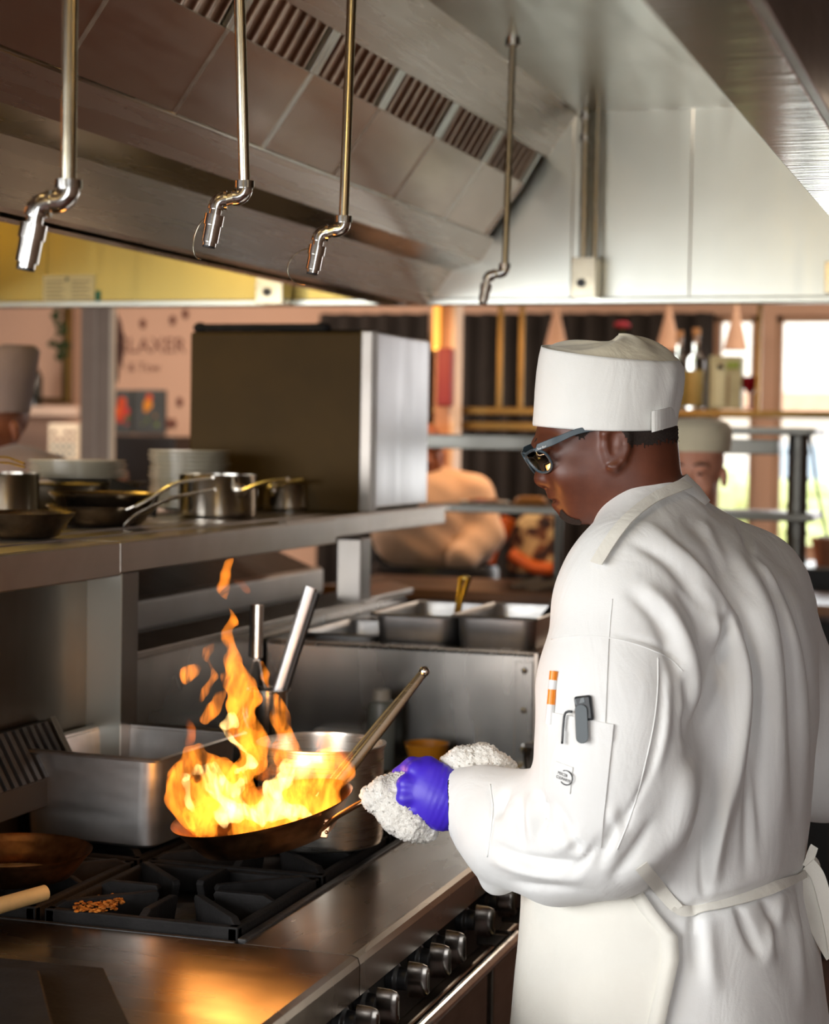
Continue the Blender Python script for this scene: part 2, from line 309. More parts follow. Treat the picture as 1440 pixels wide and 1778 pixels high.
# ------------------------------------------------------------------ fire-suppression drops hanging inside the hood
def drop(px_top, px, py, x, s, label, cable, gap=1.6):
    p = at(px, py, x=x); d = float((p-CAM) @ FWD); q = .0078*s
    tp = at(px_top, 0, x=x); top = np.array([p[0]+(tp[0]-p[0])*1.0, p[1]+(tp[1]-p[1])*1.0, tp[2]]); k = (HT-p[2])/(top[2]-p[2]); top = p+(top-p)*k
    t = thing('nozzle_drop', label, 'pipe', top, 'fire-suppression drop pipes')
    MB().tube([top, p], q, 16).build('drop_pipe', M['pipe'], t, smooth=60)
    MB().tube([top+np.array([0,0,-.012]), top], q*2.2, 16).build('ceiling_flange', M['chrome'], t, smooth=40)
    # two street elbows to the left, then the nozzle
    L = -RT*1.0; Dn = np.array([0, 0, -1.0]); r1 = q*1.45
    def arc(c, a0, a1, rad, U, V, n=7): return [c+rad*(math.cos(a)*U+math.sin(a)*V) for a in np.linspace(a0, a1, n)]
    rad = q*1.6
    e1 = [p+Dn*.002]+arc(p+Dn*.006+L*rad, math.pi, math.pi*1.5, rad, L, -Dn)
    # simple quarter bend from down to left
    e1 = [p, p+Dn*.004]+[p+Dn*.004+L*rad*(1-math.cos(a))+Dn*rad*math.sin(a) for a in np.linspace(.2, math.pi/2, 6)]
    a1 = e1[-1]; e1.append(a1+L*q*.4)
    MB().tube(e1, r1, 16).build('elbow', M['chrome'], t, smooth=60)
    MB().tube([p+Dn*-.006, p+Dn*.004], q*1.75, 16).build('elbow_collar', M['chrome'], t, smooth=40)
    b0 = a1+L*q*.4; b1 = b0+L*q*gap+Dn*q*.3*gap
    MB().tube([b0, b1], q*1.2, 16).build('nipple', M['pipe'], t, smooth=60)
    MB().tube([b1-L*q*.5, b1], q*1.7, 16).build('elbow_collar', M['chrome'], t, smooth=40)
    e2 = [b1]+[b1+L*rad*math.sin(a)*.9+Dn*rad*(1-math.cos(a)) for a in np.linspace(.2, math.pi/2, 6)]
    MB().tube(e2, r1, 16).build('elbow', M['chrome'], t, smooth=60)
    n0 = e2[-1]; nd = Dn+L*.18; nd /= np.linalg.norm(nd)
    noz = MB(); noz.tube([n0, n0+nd*q*1.0, n0+nd*q*1.0, n0+nd*q*2.9, n0+nd*q*2.9, n0+nd*q*5.9, n0+nd*q*5.9, n0+nd*q*6.6], [q*1.1, q*1.1, q*1.75, q*1.75, q*1.5, q*1.5, q*1.2, q*1.2], 16)
    no = noz.build('nozzle', M['chrome'], t, smooth=40)
    MB().tube([n0+nd*q*6.5, n0+nd*q*6.9], q*1.15, 14).build('blow_off_cap', M['black'], no)
    if cable:
        c = n0+nd*q*5+L*q*1.4; pts = [n0+nd*q*1.5+L*q+ (L*math.sin(a)*q*4.2*cable)+nd*q*7.5*(1-math.cos(a))/2 for a in np.linspace(0, math.pi, 14)]
        MB().tube(pts, q*.16, 6).build('cap_cable', M['pipe'], t, smooth=60)
drop(122, 119, 322, -.19, 1.15, 'nearest drop pipe at far left with a chrome nozzle', 0, .7)
drop(416, 425, 322, -.19, 1.0, 'second drop pipe from the left above the fire, with short cable loop', .45)
drop(611, 597, 382, -.19, 1.0, 'third drop pipe from the left, with the widest cable loop', 1.0)
drop(894, 877, 462, -.29, 1.0, 'farthest thin drop pipe in front of the hood corner', 0)
# ------------------------------------------------------------------ the range
RZ = .92
rng = thing('gas_range', 'heavy steel gas range with black cast-iron burners and a flat griddle plate', 'range', (-.4, .3, 0))
MB().box(-.95, -.035, -1.3, 1.46, .12, RZ-.035).build('body', M['front'], rng, .004)
for (x, y) in ((-.1, -1.2), (-.85, -1.2), (-.1, 1.36), (-.85, 1.36)): MB().lathe([(.028, 0), (.028, .02), (.02, .03), (.02, .13)], (x, y, 0), 16, cap0=True).build('leg', M['knob'], rng)
MB().prism([(-.95, RZ-.035), (-.95, RZ), (-.012, RZ), (-.003, RZ-.003), (0, RZ-.012), (0, RZ-.055), (-.03, RZ-.055), (-.03, RZ-.035)], -1.3, -.0015).build('griddle_plate', M['griddle'], rng)
MB().prism([(-.172, RZ-.035), (-.172, RZ), (-.012, RZ), (-.003, RZ-.003), (0, RZ-.012), (0, RZ-.055), (-.03, RZ-.055), (-.03, RZ-.035)], .0015, 1.46).build('landing_ledge', M['top'], rng)
MB().box(-.95, -.172, .003, 1.46, RZ-.033, RZ-.028).build('burner_tray', M['black_gap'], rng)
MB().box(-.186, -.172, .01, 1.46, RZ-.028, RZ+.004).build('ledge_upstand', M['iron_worn'], rng, .002)
MB().box(-.95, -.186, .002, .010, RZ-.028, RZ+.001).build('griddle_upstand', M['iron_worn'], rng, .002)
def grate(cx, cy, w, dp, lift=0):
    """a cast-iron burner grate: webbed outer frame, eight fingers pointing at the burner"""
    t = thing('burner_grate', '', 'grate', (cx, cy, RZ-.028))
    z1 = RZ+.022; z0 = RZ-.012; m = MB()
    hx, hy = w/2, dp/2
    for (a, b, c, d) in ((cx-hx, cx+hx, cy-hy, cy-hy+.014), (cx-hx, cx+hx, cy+hy-.014, cy+hy), (cx-hx, cx-hx+.014, cy-hy, cy+hy), (cx+hx-.014, cx+hx, cy-hy, cy+hy)):
        MB().box(a, b, c, d, z0-.012, z1-.008).build('frame_bar', M['iron'], t, .003)
    for (i, j) in ((-1,-1), (1,-1), (1,1), (-1,1)):
        MB().box(cx+i*(hx-.008)-.008, cx+i*(hx-.008)+.008, cy+j*(hy-.008)-.008, cy+j*(hy-.008)+.008, RZ-.028, z1-.008).build('foot', M['iron'], t, .002)
    for k in range(8):
        a = k*math.pi/4; u = np.array([math.cos(a), math.sin(a), 0]); v = np.array([-u[1], u[0], 0])
        ro = min(hx/max(abs(u[0]), 1e-6), hy/max(abs(u[1]), 1e-6))-.006; ri = .045
        prof = [(ro, z0-.012), (ro, z1-.010), (ro-.02, z1), (ri+.004, z1), (ri, z1-.006), (ri+.012, z0-.004)]
        V = []
        for sgn in (-1, 1):
            for (r, z) in prof: V.append(np.array([cx, cy, 0])+u*r+v*sgn*.0065+np.array([0, 0, z]))
        n = len(prof); F = [tuple(range(n)), tuple(reversed(range(n, 2*n)))]+[(i, i+n, (i+1) % n+n, (i+1) % n) for i in range(n)]
        MB().add(V, F).build('finger', M['iron'], t, .002)
    return t
gl = [('cast-iron burner grate nearest the griddle on the chef side', (-.345, .19)), ('cast-iron burner grate under the small browned pan', (-.665, .19)),
      ('cast-iron burner grate under the stockpot', (-.345, .53)), ('cast-iron burner grate under the deep steel pan', (-.665, .53)),
      ('far cast-iron burner grate behind the stockpot', (-.345, .87)), ('far cast-iron burner grate behind the deep steel pan', (-.665, .87))]
for lb, (x, y) in gl:
    g = grate(x, y, .305, .325); g['label'] = lb; g['group'] = 'burner grates'
    h = MB().lathe([(.05, 0), (.055, .006), (.05, .014), (.03, .018), (.001, .02)], (x, y, RZ-.028), 24, cap0=True).build('burner_head', M['iron_worn'], rng, smooth=40)
    MB().lathe([(.085, .0), (.092, .004), (.07, .005), (.06, .002)], (x, y, RZ-.0275), 24).build('drip_bowl', M['iron_worn'], h, smooth=40)
# food crumbs stuck on the front grate
cb = MB(); c0 = at(172, 1570, z=RZ+.015)
for k in range(170):
    a = rnd.random()*6.28; r = rnd.random()**.5; p = c0+np.array([math.cos(a)*r*.032, math.sin(a)*r*.05, 0]); cb.sphere((p[0], p[1], RZ+.012+rnd.random()*.006), (.002+rnd.random()*.003, .002+rnd.random()*.003, .001+rnd.random()*.0015), 7, 5)
co = tag(cb.build('burnt_food_crumbs', plain('burnt_orange_crumbs', srgb(170,98,20), .7, 0, .6, 60, .6, 200), None, smooth=60), 'orange-brown burnt food crumbs on the front burner', 'crumbs'); co['kind'] = 'stuff'
# control panel, knobs, oven doors and rails
MB().box(-.034, -.024, -1.3, 1.46, RZ-.165, RZ-.055).build('control_panel', M['black_gap'], rng, .002)
MB().box(-.034, -.004, -1.3, 1.46, RZ-.19, RZ-.165).build('door_cap_rail', M['front'], rng, .004)
for ky in (-.5, -.33, -.025, .06, .20, .31, .39, .56, .70, .86, 1.18):
    k = MB(); Mx = Matrix.Rotation(math.radians(90), 3, 'Y'); kz = RZ-.085
    k.lathe([(.022, -.0), (.022, .012), (.017, .016), (.016, .03), (.001, .032)], (-.024, ky, kz), 20, Mx, cap0=True)
    ko = k.build('knob', M['black'], rng, .001, 40)
    g = MB(); g.rings([[np.array([.006+dx, ky+w*math.cos(a), kz+hh*math.sin(a)]) for a in np.linspace(0, 2*math.pi, 14, endpoint=False)] for dx, w, hh in ((-.0, .009, .027), (.02, .007, .026), (.028, .005, .023), (.032, .0015, .018))])
    g.build('knob_grip', M['knob'], ko, smooth=50)
for (a, b) in ((-1.28, -.02), (.0, .70), (.72, 1.44)):
    d = MB().box(-.034, -.008, a+.01, b-.01, .2, RZ-.2).build('oven_door', M['front'], rng, .004)
    MB().tube([(.05, a+.05, .79), (.05, b-.05, .79)], .012, 14).build('handle_bar', M['chrome'], d, smooth=60)
    for yy in (a+.07, b-.07): MB().box(-.01, .055, yy-.012, yy+.012, .778, .802).build('handle_bracket', M['knob'], d, .003)
# black cast-iron griddle press standing on the griddle, lower left corner
t = thing('griddle_tray', 'black cast-iron tray lying on the griddle in the lower left corner', 'tray', (-.5, -.35, RZ))
pa, pb, pc = at(0, 1662, z=RZ+.03), at(180, 1680, z=RZ+.03), at(243, 1778, z=RZ+.03)
poly = [(-.85, pa[1]-.02), (pb[0], pb[1]), (pc[0], pc[1]-.02), (pc[0]-.0, -.62), (-.85, -.62)]
MB().prism(poly, RZ+.001, RZ+.03, 'z').build('tray_base', M['iron'], t, .002)
qa = [(-.84, pa[1]-.085), (pb[0]-.05, pb[1]-.075), (pc[0]-.06, pc[1]-.09), (pc[0]-.06, -.6), (-.84, -.6)]
MB().prism(qa, RZ+.03, RZ+.042, 'z').build('tray_ridge', M['iron'], t, .003)
# ------------------------------------------------------------------ back guard, posts, overshelf
M['post'] = steel('post_steel', (.24,.22,.2), .35, (1,1,.6), 4, .1, (.15,.12,.09), .3, .02, 4)
bgd = thing('back_guard', 'dark steel back guard and posts carrying the overshelf', 'splashback', (-.75, .6, RZ))
MB().box(-.80, -.765, -.5, .70, RZ, 1.375).build('splash_panel', M['dark_steel'], bgd, .002)
MB().box(-.80, -.755, .70, 2.5, RZ, 1.20).build('low_splash_panel', M['panel'], bgd, .002)
MB().prism([(-.80, 1.20), (-.735, 1.20), (-.735, 1.215), (-.80, 1.235)], .70, 2.5).build('splash_cap', M['shelf'], bgd, .002)
for (y0, w) in ((.668, .075), (1.97, .075)):
    po = MB().box(-.765, -.70, y0, y0+w, RZ if y0 < 1 else 1.215, 1.375).build('post', M['post'], bgd, .004)
    if y0 < 1: MB().box(-.765, -.697, y0-.004, y0, RZ, 1.375).build('post_edge', M['hood_bright'], po)
    else: MB().box(-.775, -.685, y0-.012, y0+w+.012, 1.215, 1.222).build('post_foot', M['shelf'], po, .002)
# slotted vent grille leaning behind the deep pan
vg = thing('vent_grille', 'dark slotted vent grille leaning against the splashback at left', 'grille', (-.75, .2, RZ))
ga, gb, gc, gd = np.array([-.745, -.5, 1.12]), np.array([-.745, .50, 1.12]), np.array([-.60, .50, 1.0]), np.array([-.60, -.5, 1.0])
MB().prism([(-.764, 1.0), (-.764, 1.128), (-.748, 1.13), (-.70, 1.045), (-.70, 1.0)], -.4, .50).build('vent_box', M['black_gap'], vg, .002)
gb = np.array([-.748, 0, 1.13]); gc = np.array([-.70, 0, 1.045]); dsl = gc-gb; gl_ = np.linalg.norm(dsl); dsl = dsl/gl_; nsl = np.array([-dsl[2], 0, dsl[0]]); gm = (gb+gc)/2
for k in range(35): MB().obox(gm+np.array([0, -.38+k*.025, 0])+nsl*.003, dsl*gl_*.47, (0, .006, 0), nsl*.004).build('slat', M['iron_worn'], vg)
for yy in (-.38, .47): MB().box(-.764, -.72, yy, yy+.02, RZ, 1.0).build('vent_foot', M['black_gap'], vg)
MB().obox(gm+np.array([0, .495, 0])+nsl*.004, dsl*gl_*.52, (0, .008, 0), nsl*.006).build('end_bar', M['dark_steel'], vg, .001)
SZ = 1.432
sh = thing('overshelf', 'long stainless overshelf above the range carrying pans and plates', 'shelf', (-.95, .6, SZ-.06))
MB().box(-1.52, -.70, -.25, .654, SZ-.006, SZ).build('shelf_deck', M['shelf'], sh)
MB().box(-1.52, -.70, .656, 2.72, SZ-.006, SZ).build('shelf_deck', M['shelf'], sh)
MB().box(-.712, -.694, -.25, .654, SZ-.062, SZ-.001).build('front_fascia', M['shelf'], sh, .003)
MB().box(-.712, -.694, .656, 1.775, SZ-.058, SZ-.001).build('front_fascia', M['shelf'], sh, .003)
MB().box(-.735, -.714, 1.5, 2.72, SZ-.048, SZ+.004).build('rear_fascia', M['shelf'], sh, .003)
MB().box(-1.52, -.735, 2.70, 2.72, SZ-.048, SZ-.007).build('end_fascia', M['shelf'], sh, .003)
for k in range(4): MB().box(-.80-.1*k, -.785-.1*k, -.23, 2.68, SZ, SZ+.003).build('deck_rib', M['shelf'], sh)
# equipment of the far side of the line, seen below the shelf
t = thing('far_cooker', 'dark sloped cooker hood seen under the shelf beyond the splashback', 'cooker', (-1.3, 1.6, 0))
MB().prism([(-1.15, 0), (-1.15, 1.22), (-1.5, 1.36), (-1.6, 1.36), (-1.6, 0)], 1.2, 2.9).build('cooker_body', M['dark_steel'], t, .004)
MB().prism([(-1.148, 1.16), (-1.148, 1.225), (-1.16, 1.235), (-1.18, 1.22)], 1.2, 2.9).build('cooker_trim', M['shelf'], t, .001)
MB().box(-1.6, -1.0, -.2, 1.1, 0, 1.0).build('cooker_base', M['dark_steel'], t, .004)
# ------------------------------------------------------------------ steel cabinet (holding oven) on the shelf
ov = thing('holding_cabinet', 'tall boxy stainless holding cabinet standing on the overshelf', 'cabinet', (-.95, 2.3, SZ))
M['ov_side'] = plain('dark_brown_cabinet', srgb(70,52,20), .6, 0, .2, 2.5, **{'Specular IOR Level': .15})  # dark brown non-metallic tone for the cabinet body
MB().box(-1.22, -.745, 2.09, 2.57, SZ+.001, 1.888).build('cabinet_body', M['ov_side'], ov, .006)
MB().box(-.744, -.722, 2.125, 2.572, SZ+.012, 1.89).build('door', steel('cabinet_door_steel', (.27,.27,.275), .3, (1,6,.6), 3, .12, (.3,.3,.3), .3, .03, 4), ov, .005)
for y0 in (2.08, 2.105): MB().box(-.75, -.715, y0, y0+.02, SZ+.002, 1.892).build('door_jamb', M['post'], ov, .005)
for y0 in (2.14, 2.5):
    for x in (-1.18, -.79): pass
sk = thing('long_handled_tool', 'long black iron tool with ball end lying on top of the steel cabinet', 'tool', (-1.0, 2.2, 1.89))
pA, pB = at(348, 563, y=2.2), at(560, 562, y=2.2); zt = 1.905
MB().tube([(pA[0], 2.2, zt), (pB[0], 2.2, zt)], .011, 12).build('rod', M['iron'], sk, smooth=60)
MB().sphere((pA[0], 2.2, zt), (.02, .015, .015), 12, 8).build('ball_end', M['iron'], sk, smooth=180)
MB().sphere((pB[0], 2.2, zt), (.025, .016, .015), 12, 8).build('collar', M['iron'], sk, smooth=180)
MB().box(-1.05, -.80, 2.28, 2.5, 1.889, 1.905).build('flat_plate', M['iron'], sk, .004)
# ------------------------------------------------------------------ refrigerated prep counter beyond the range
ps = thing('prep_counter', 'stainless refrigerated prep counter with sunken pan rail beyond the range', 'counter', (-.4, 2.0, 0))
SX1, SY0, SY1, ST = -.125, 1.48, 2.5, 1.175
MB().box(-.74, SX1, SY0+.003, SY1, .1, ST-.10).build('cabinet', M['dark_steel'], ps, .003)
MB().box(-.745, SX1-.012, SY0, SY0+.003, .3, ST-.004).build('side_panel', M['panel'], ps)
pe = MB().box(SX1-.012, SX1, SY0-.003, SY0+.02, .3, ST).build('corner_edge', M['shelf'], ps, .002)
pl = MB().box(SX1-.05, SX1-.012, SY0-.004, SY0-.0005, ST-.24, ST-.02).build('corner_plate', M['panel'], ps, .001)
for zz in (ST-.04, ST-.125, ST-.21): MB().lathe([(.001, .004), (.005, .003), (.007, 0)], (SX1-.03, SY0-.004, zz), 12, Matrix.Rotation(math.radians(90), 3, 'X')).build('rivet', M['chrome'], pl, smooth=60)
for (a, b, c, d) in ((-.745, SX1, SY0, SY0+.05), (-.745, SX1, SY0+.56, SY1), (-.745, -.70, SY0+.05, SY0+.56), (SX1-.03, SX1, SY0+.05, SY0+.56)):
    MB().box(a, b, c, d, ST-.012, ST).build('top_frame', M['top'], ps, .002)
MB().box(-.745, SX1, SY0+.05, SY1, ST-.11, ST-.10).build('well_floor', M['dark_steel'], ps)
def gn_pan(name, label, cx, cy, w, l, h, z, mat, group=None, rot=0, cat='pan', tilt=0):
    """rolled-rim gastronorm pan"""
    t = thing(name, label, cat, (cx, cy, z), group)
    def rr(hw, hl, r, zz, n=5):
        out = []
        for (sx, sy, a0) in ((1,1,0), (-1,1,90), (-1,-1,180), (1,-1,270)):
            for k in range(n):
                a = math.radians(a0+90*k/(n-1)); out.append(np.array([sx*(hw-r)+r*math.cos(a), sy*(hl-r)+r*math.sin(a), zz]))
        return out
    R = [rr(w/2*.80, l/2*.84, .02, 0), rr(w/2*.88, l/2*.90, .03, .006), rr(w/2*.93, l/2*.94, .03, h-.012), rr(w/2*.935, l/2*.945, .03, h-.004), rr(w/2, l/2, .012, h), rr(w/2+.003, l/2+.003, .012, h-.003), rr(w/2+.002, l/2+.002, .012, h-.007), rr(w/2-.002, l/2-.002, .012, h-.006), rr(w/2*.92, l/2*.93, .03, h-.009), rr(w/2*.915, l/2*.925, .03, h-.014), rr(w/2*.865, l/2*.885, .03, .009), rr(w/2*.78, l/2*.82, .02, .003)]
    c, s = math.cos(rot), math.sin(rot); off = np.array([cx, cy, z])
    R = [[np.array([p[0]*c-p[1]*s, p[0]*s+p[1]*c, p[2]])+off for p in r] for r in R]
    MB().rings(R[:10]+[R[10], R[11]], True, True).build('pan_shell', mat, t, smooth=55)
    return t
gn_pan('prep_pan', 'empty sunken steel pan nearest the post in the prep rail', -.605, SY0+.24, .18, .34, .10, ST-.088, M['pan_steel'], 'prep rail pans')
gn_pan('prep_pan', 'middle steel prep pan with brass tongs standing in it', -.425, SY0+.22, .19, .36, .10, ST-.035, M['pan_steel'], 'prep rail pans')
gn_pan('prep_pan', 'steel prep pan nearest the chef, with black spoon handle', -.235, SY0+.21, .19, .36, .10, ST-.03, M['pan_steel'], 'prep rail pans')
bt = thing('brass_tongs', 'brass-coloured tongs standing in the middle prep pan', 'tongs', at(790, 1065, y=1.7))
M['brass'] = steel('brass', (.62,.45,.14), .2, (1,1,1), 20, .1)
p0, p1 = at(788, 1085, y=1.72), at(808, 1004, y=1.80)
for s in (-1, 1): MB().tube([p0+np.array([s*.004,0,-.03]), p0*.5+p1*.5+np.array([s*.004,0,0]), p1+np.array([s*.009,0,0])], [.004, .0045, .007], 10).build('tong_arm', M['brass'], bt, smooth=60)
MB().sphere(p1, (.012, .009, .008), 12, 8).build('tong_pivot', M['brass'], bt, smooth=180)
sp = thing('black_spoon', 'black-handled spoon lying in the prep pan nearest the chef', 'spoon', at(960, 1060, y=1.7))
p0, p1 = at(946, 1072, y=1.66), at(976, 1036, y=1.72)
MB().tube([p0-(p1-p0)*.9, p0, p1], [.006, .009, .011], 10).build('handle', M['black'], sp, smooth=60)
MB().sphere(p0-(p1-p0)*1.3, (.022, .03, .012), 12, 8).build('bowl', M['pot'], sp, smooth=180)
# ------------------------------------------------------------------ organic modelling: distance fields turned into meshes
def surf_nets(F, o, h):
    S = F < 0; nx, ny, nz = F.shape
    c = np.zeros((nx-1, ny-1, nz-1), np.uint8)
    offs = [(i, j, k) for i in (0,1) for j in (0,1) for k in (0,1)]
    for (i, j, k) in offs: c += S[i:nx-1+i, j:ny-1+j, k:nz-1+k]
    A = np.argwhere((c > 0) & (c < 8)); idm = -np.ones(c.shape, np.int32); idm[A[:,0], A[:,1], A[:,2]] = np.arange(len(A))
    vals = {q: F[A[:,0]+q[0], A[:,1]+q[1], A[:,2]+q[2]] for q in offs}
    acc = np.zeros((len(A), 3)); cnt = np.zeros(len(A))
    for a in offs:
        for ax in range(3):
            if a[ax]: continue
            b = list(a); b[ax] = 1; b = tuple(b); va, vb = vals[a], vals[b]; m = (va < 0) != (vb < 0)
            t = np.where(m, va/np.where(m, va-vb, 1), 0); p = np.tile(np.array(a, float), (len(A), 1)); p[:, ax] = t
            acc += p*m[:, None]; cnt += m
    V = (A+acc/cnt[:, None])*h+np.array(o)
    Q = []
    for ax in range(3):
        e1, e2 = [(1,2),(2,0),(0,1)][ax]
        sl0 = [slice(None)]*3; sl1 = [slice(None)]*3; sl0[ax] = slice(0, -1); sl1[ax] = slice(1, None)
        d = S[tuple(sl0)] != S[tuple(sl1)]; I = np.argwhere(d)
        I = I[(I[:, e1] > 0) & (I[:, e2] > 0) & (I[:, e1] < F.shape[e1]-1) & (I[:, e2] < F.shape[e2]-1)]
        sg = S[I[:,0], I[:,1], I[:,2]]
        def cell(d1, d2):
            J = I.copy(); J[:, e1] -= d1; J[:, e2] -= d2; return idm[J[:,0], J[:,1], J[:,2]]
        q = np.stack([cell(0,0), cell(1,0), cell(1,1), cell(0,1)], 1); q[~sg] = q[~sg][:, ::-1]; Q.append(q)
    return V, np.concatenate(Q)
def smin(a, b, k):
    h = np.maximum(k-np.abs(a-b), 0)/k; return np.minimum(a, b)-h*h*k*.25
def smax(a, b, k): return -smin(-a, -b, k)
def s_ell(P, c, r, Rm=None):
    q = [P[i]-np.float32(c[i]) for i in range(3)]
    if Rm is not None: q = [sum(np.float32(Rm[i][j])*q[j] for j in range(3)) for i in range(3)]
    k0 = np.sqrt(sum((q[i]/np.float32(r[i]))**2 for i in range(3))); k1 = np.sqrt(sum((q[i]/np.float32(r[i]**2))**2 for i in range(3)))
    return k0*(k0-1)/np.maximum(k1, 1e-6)
def s_cap(P, a, b, ra, rb):
    a = np.array(a, float); b = np.array(b, float); ab = b-a; L = float(ab @ ab)+1e-12
    t = sum((P[i]-np.float32(a[i]))*np.float32(ab[i]) for i in range(3))/np.float32(L); t = np.clip(t, 0, 1)
    d = np.sqrt(sum((P[i]-np.float32(a[i])-t*np.float32(ab[i]))**2 for i in range(3))); return d-(np.float32(ra)+t*np.float32(rb-ra))
def s_chain(P, pts, k=.01):
    D = None
    for (a, ra), (b, rb) in zip(pts[:-1], pts[1:]):
        d = s_cap(P, a, b, ra, rb); D = d if D is None else smin(D, d, k)
    return D
def grid(lo, hi, h):
    ax = [np.arange(lo[i], hi[i]+h, h, dtype=np.float32) for i in range(3)]
    return np.meshgrid(*ax, indexing='ij'), ax
def mesh_np(name, V, Q):
    me = bpy.data.meshes.new(name); me.vertices.add(len(V)); me.vertices.foreach_set('co', np.asarray(V, np.float32).ravel())
    n = len(Q); k = Q.shape[1]; me.loops.add(n*k); me.loops.foreach_set('vertex_index', np.asarray(Q, np.int32).ravel())
    me.polygons.add(n); me.polygons.foreach_set('loop_start', np.arange(0, n*k, k, dtype=np.int32)); me.polygons.foreach_set('loop_total', np.full(n, k, np.int32))
    me.update(calc_edges=True); me.validate(); return me
def vnormals(V, Q):
    a = V[Q[:,2]]-V[Q[:,0]]; b = V[Q[:,3]]-V[Q[:,1]]; fn = np.cross(a, b); N = np.zeros_like(V)
    for i in range(4): np.add.at(N, Q[:, i], fn)
    return N/np.maximum(np.linalg.norm(N, axis=1, keepdims=True), 1e-12)
def relax(V, Q, it=2, w=.5):
    for _ in range(it):
        S = np.zeros_like(V); C = np.zeros(len(V))
        for i in range(4):
            np.add.at(S, Q[:, i], V[Q[:, (i+1) % 4]]+V[Q[:, i-1]]); np.add.at(C, Q[:, i], 2)
        V = V*(1-w)+w*S/np.maximum(C, 1)[:, None]
    return V
# frame of the chef: camera-parallel axes through a point 2.75 m away; KL turns a traced spot plus a depth offset into it
DREF = 2.75
CO = at(1200, 1200, d=DREF)
def KL(px, py, db=0.0):
    d = DREF+db; return np.array([(px-720)/FPX*d-480/FPX*DREF, db, -(py-889)/FPX*d+311/FPX*DREF])
def L2W(V): V = np.asarray(V); return CO+V[..., 0:1]*RT+V[..., 1:2]*FWD+V[..., 2:3]*UP
def pxy(V):      # where a chef-frame point projects
    d = DREF+V[:, 1]; return 720+FPX*(V[:, 0]+480/FPX*DREF)/d, 889-FPX*(V[:, 2]-311/FPX*DREF)/d
def seg_dist(x, y, pl):
    D = np.full(x.shape, 1e9); T = np.zeros(x.shape); n = len(pl)-1
    for i in range(n):
        ax, ay = pl[i]; bx, by = pl[i+1]; dx, dy = bx-ax, by-ay; t = np.clip(((x-ax)*dx+(y-ay)*dy)/(dx*dx+dy*dy), 0, 1)
        d = np.hypot(x-ax-t*dx, y-ay-t*dy); m = d < D; D[m] = d[m]; T[m] = (i+t[m])/n
    return D, T
def catmull(pts, n=6):
    P = [np.array(p, float) for p in pts]; P = [2*P[0]-P[1]]+P+[2*P[-1]-P[-2]]; out = []
    for i in range(1, len(P)-2):
        for t in np.linspace(0, 1, n, endpoint=False):
            out.append(.5*((2*P[i])+(-P[i-1]+P[i+1])*t+(2*P[i-1]-5*P[i]+4*P[i+1]-P[i+2])*t*t+(-P[i-1]+3*P[i]-3*P[i+1]+P[i+2])*t**3))
    out.append(P[-2]); return out
# ------------------------------------------------------------------ the chef
def cloth(name, col, bump=.25, scale=900, var=.03, sheen=.2):
    q = NT(name); b = q.b; c = np.array(col); v = q.coord((1,1,1))
    w = q.noise(v, 7, 4, .6); q.l(q.ramp(w, [(.3, tuple(c*(1-var))), (.7, tuple(np.minimum(c*(1+var), 1)))]), b.inputs['Base Color'])
    b.inputs['Roughness'].default_value = .85; b.inputs['Sheen Weight'].default_value = sheen
    f = q.noise(v, scale, 2, .5); g = q.noise(v, 38, 4, .6)
    h = q.n('ShaderNodeMath', operation='MULTIPLY_ADD'); q.l(g, h.inputs[0]); h.inputs[1].default_value = 1.4; q.l(f, h.inputs[2])
    b1 = q.bump(h.outputs[0], bump, .0012); cr = q.noise(q.coord((1.0,1.0,.45)), 14, 3, .55, 1.2); q.bump(cr, .22, .012, b1); return q.m
M['jacket'] = cloth('white_twill', srgb(232,232,230), .22)
M['apron'] = cloth('off_white_apron_cotton', srgb(228,225,215), .3, 1100)
M['hat'] = cloth('white_hat_cotton', srgb(234,234,230), .2)
M['hat_top'] = cloth('cream_hat_crown', srgb(230,221,196), .2)
def skin(name, c0, c1, rough=.45):
    q = NT(name); b = q.b; v = q.coord((1,1,1)); w = q.noise(v, 22, 5, .6)
    q.l(q.ramp(w, [(.3, c0), (.7, c1)]), b.inputs['Base Color']); b.inputs['Roughness'].default_value = rough
    b.inputs['Subsurface Weight'].default_value = .08; b.inputs['Subsurface Radius'].default_value = (.012,.004,.002); b.inputs['Specular IOR Level'].default_value = .45
    q.bump(q.noise(v, 700, 3, .6), .14, .001); return q.m
M['skin'] = skin('deep_brown_skin', srgb(84,44,30), srgb(104,58,40), .42)
M['hair'] = plain('cropped_black_hair', (.022,.012,.008), .8, 0, .5, 300, .8, 900)
M['glove'] = plain('violet_nitrile', srgb(66,40,196), .42, 0, .06, 20, .12, 60)
M['terry'] = plain('terry_cloth', srgb(236,232,224), .95, 0, .06, 30, .9, 420)
chef = thing('person', 'chef in white jacket, apron and round hat holding a flaming pan', 'person', (float(CO[0])+.02, float(CO[1])+.03, 0))
CHL = np.array(chef.location)
def add_part(name, V, Q, mat, parent=chef, smooth=180):
    me = mesh_np(name, L2W(V)-CHL, Q); return finish(name, me, mat, parent, smooth=smooth)
S1 = 1/1200.0
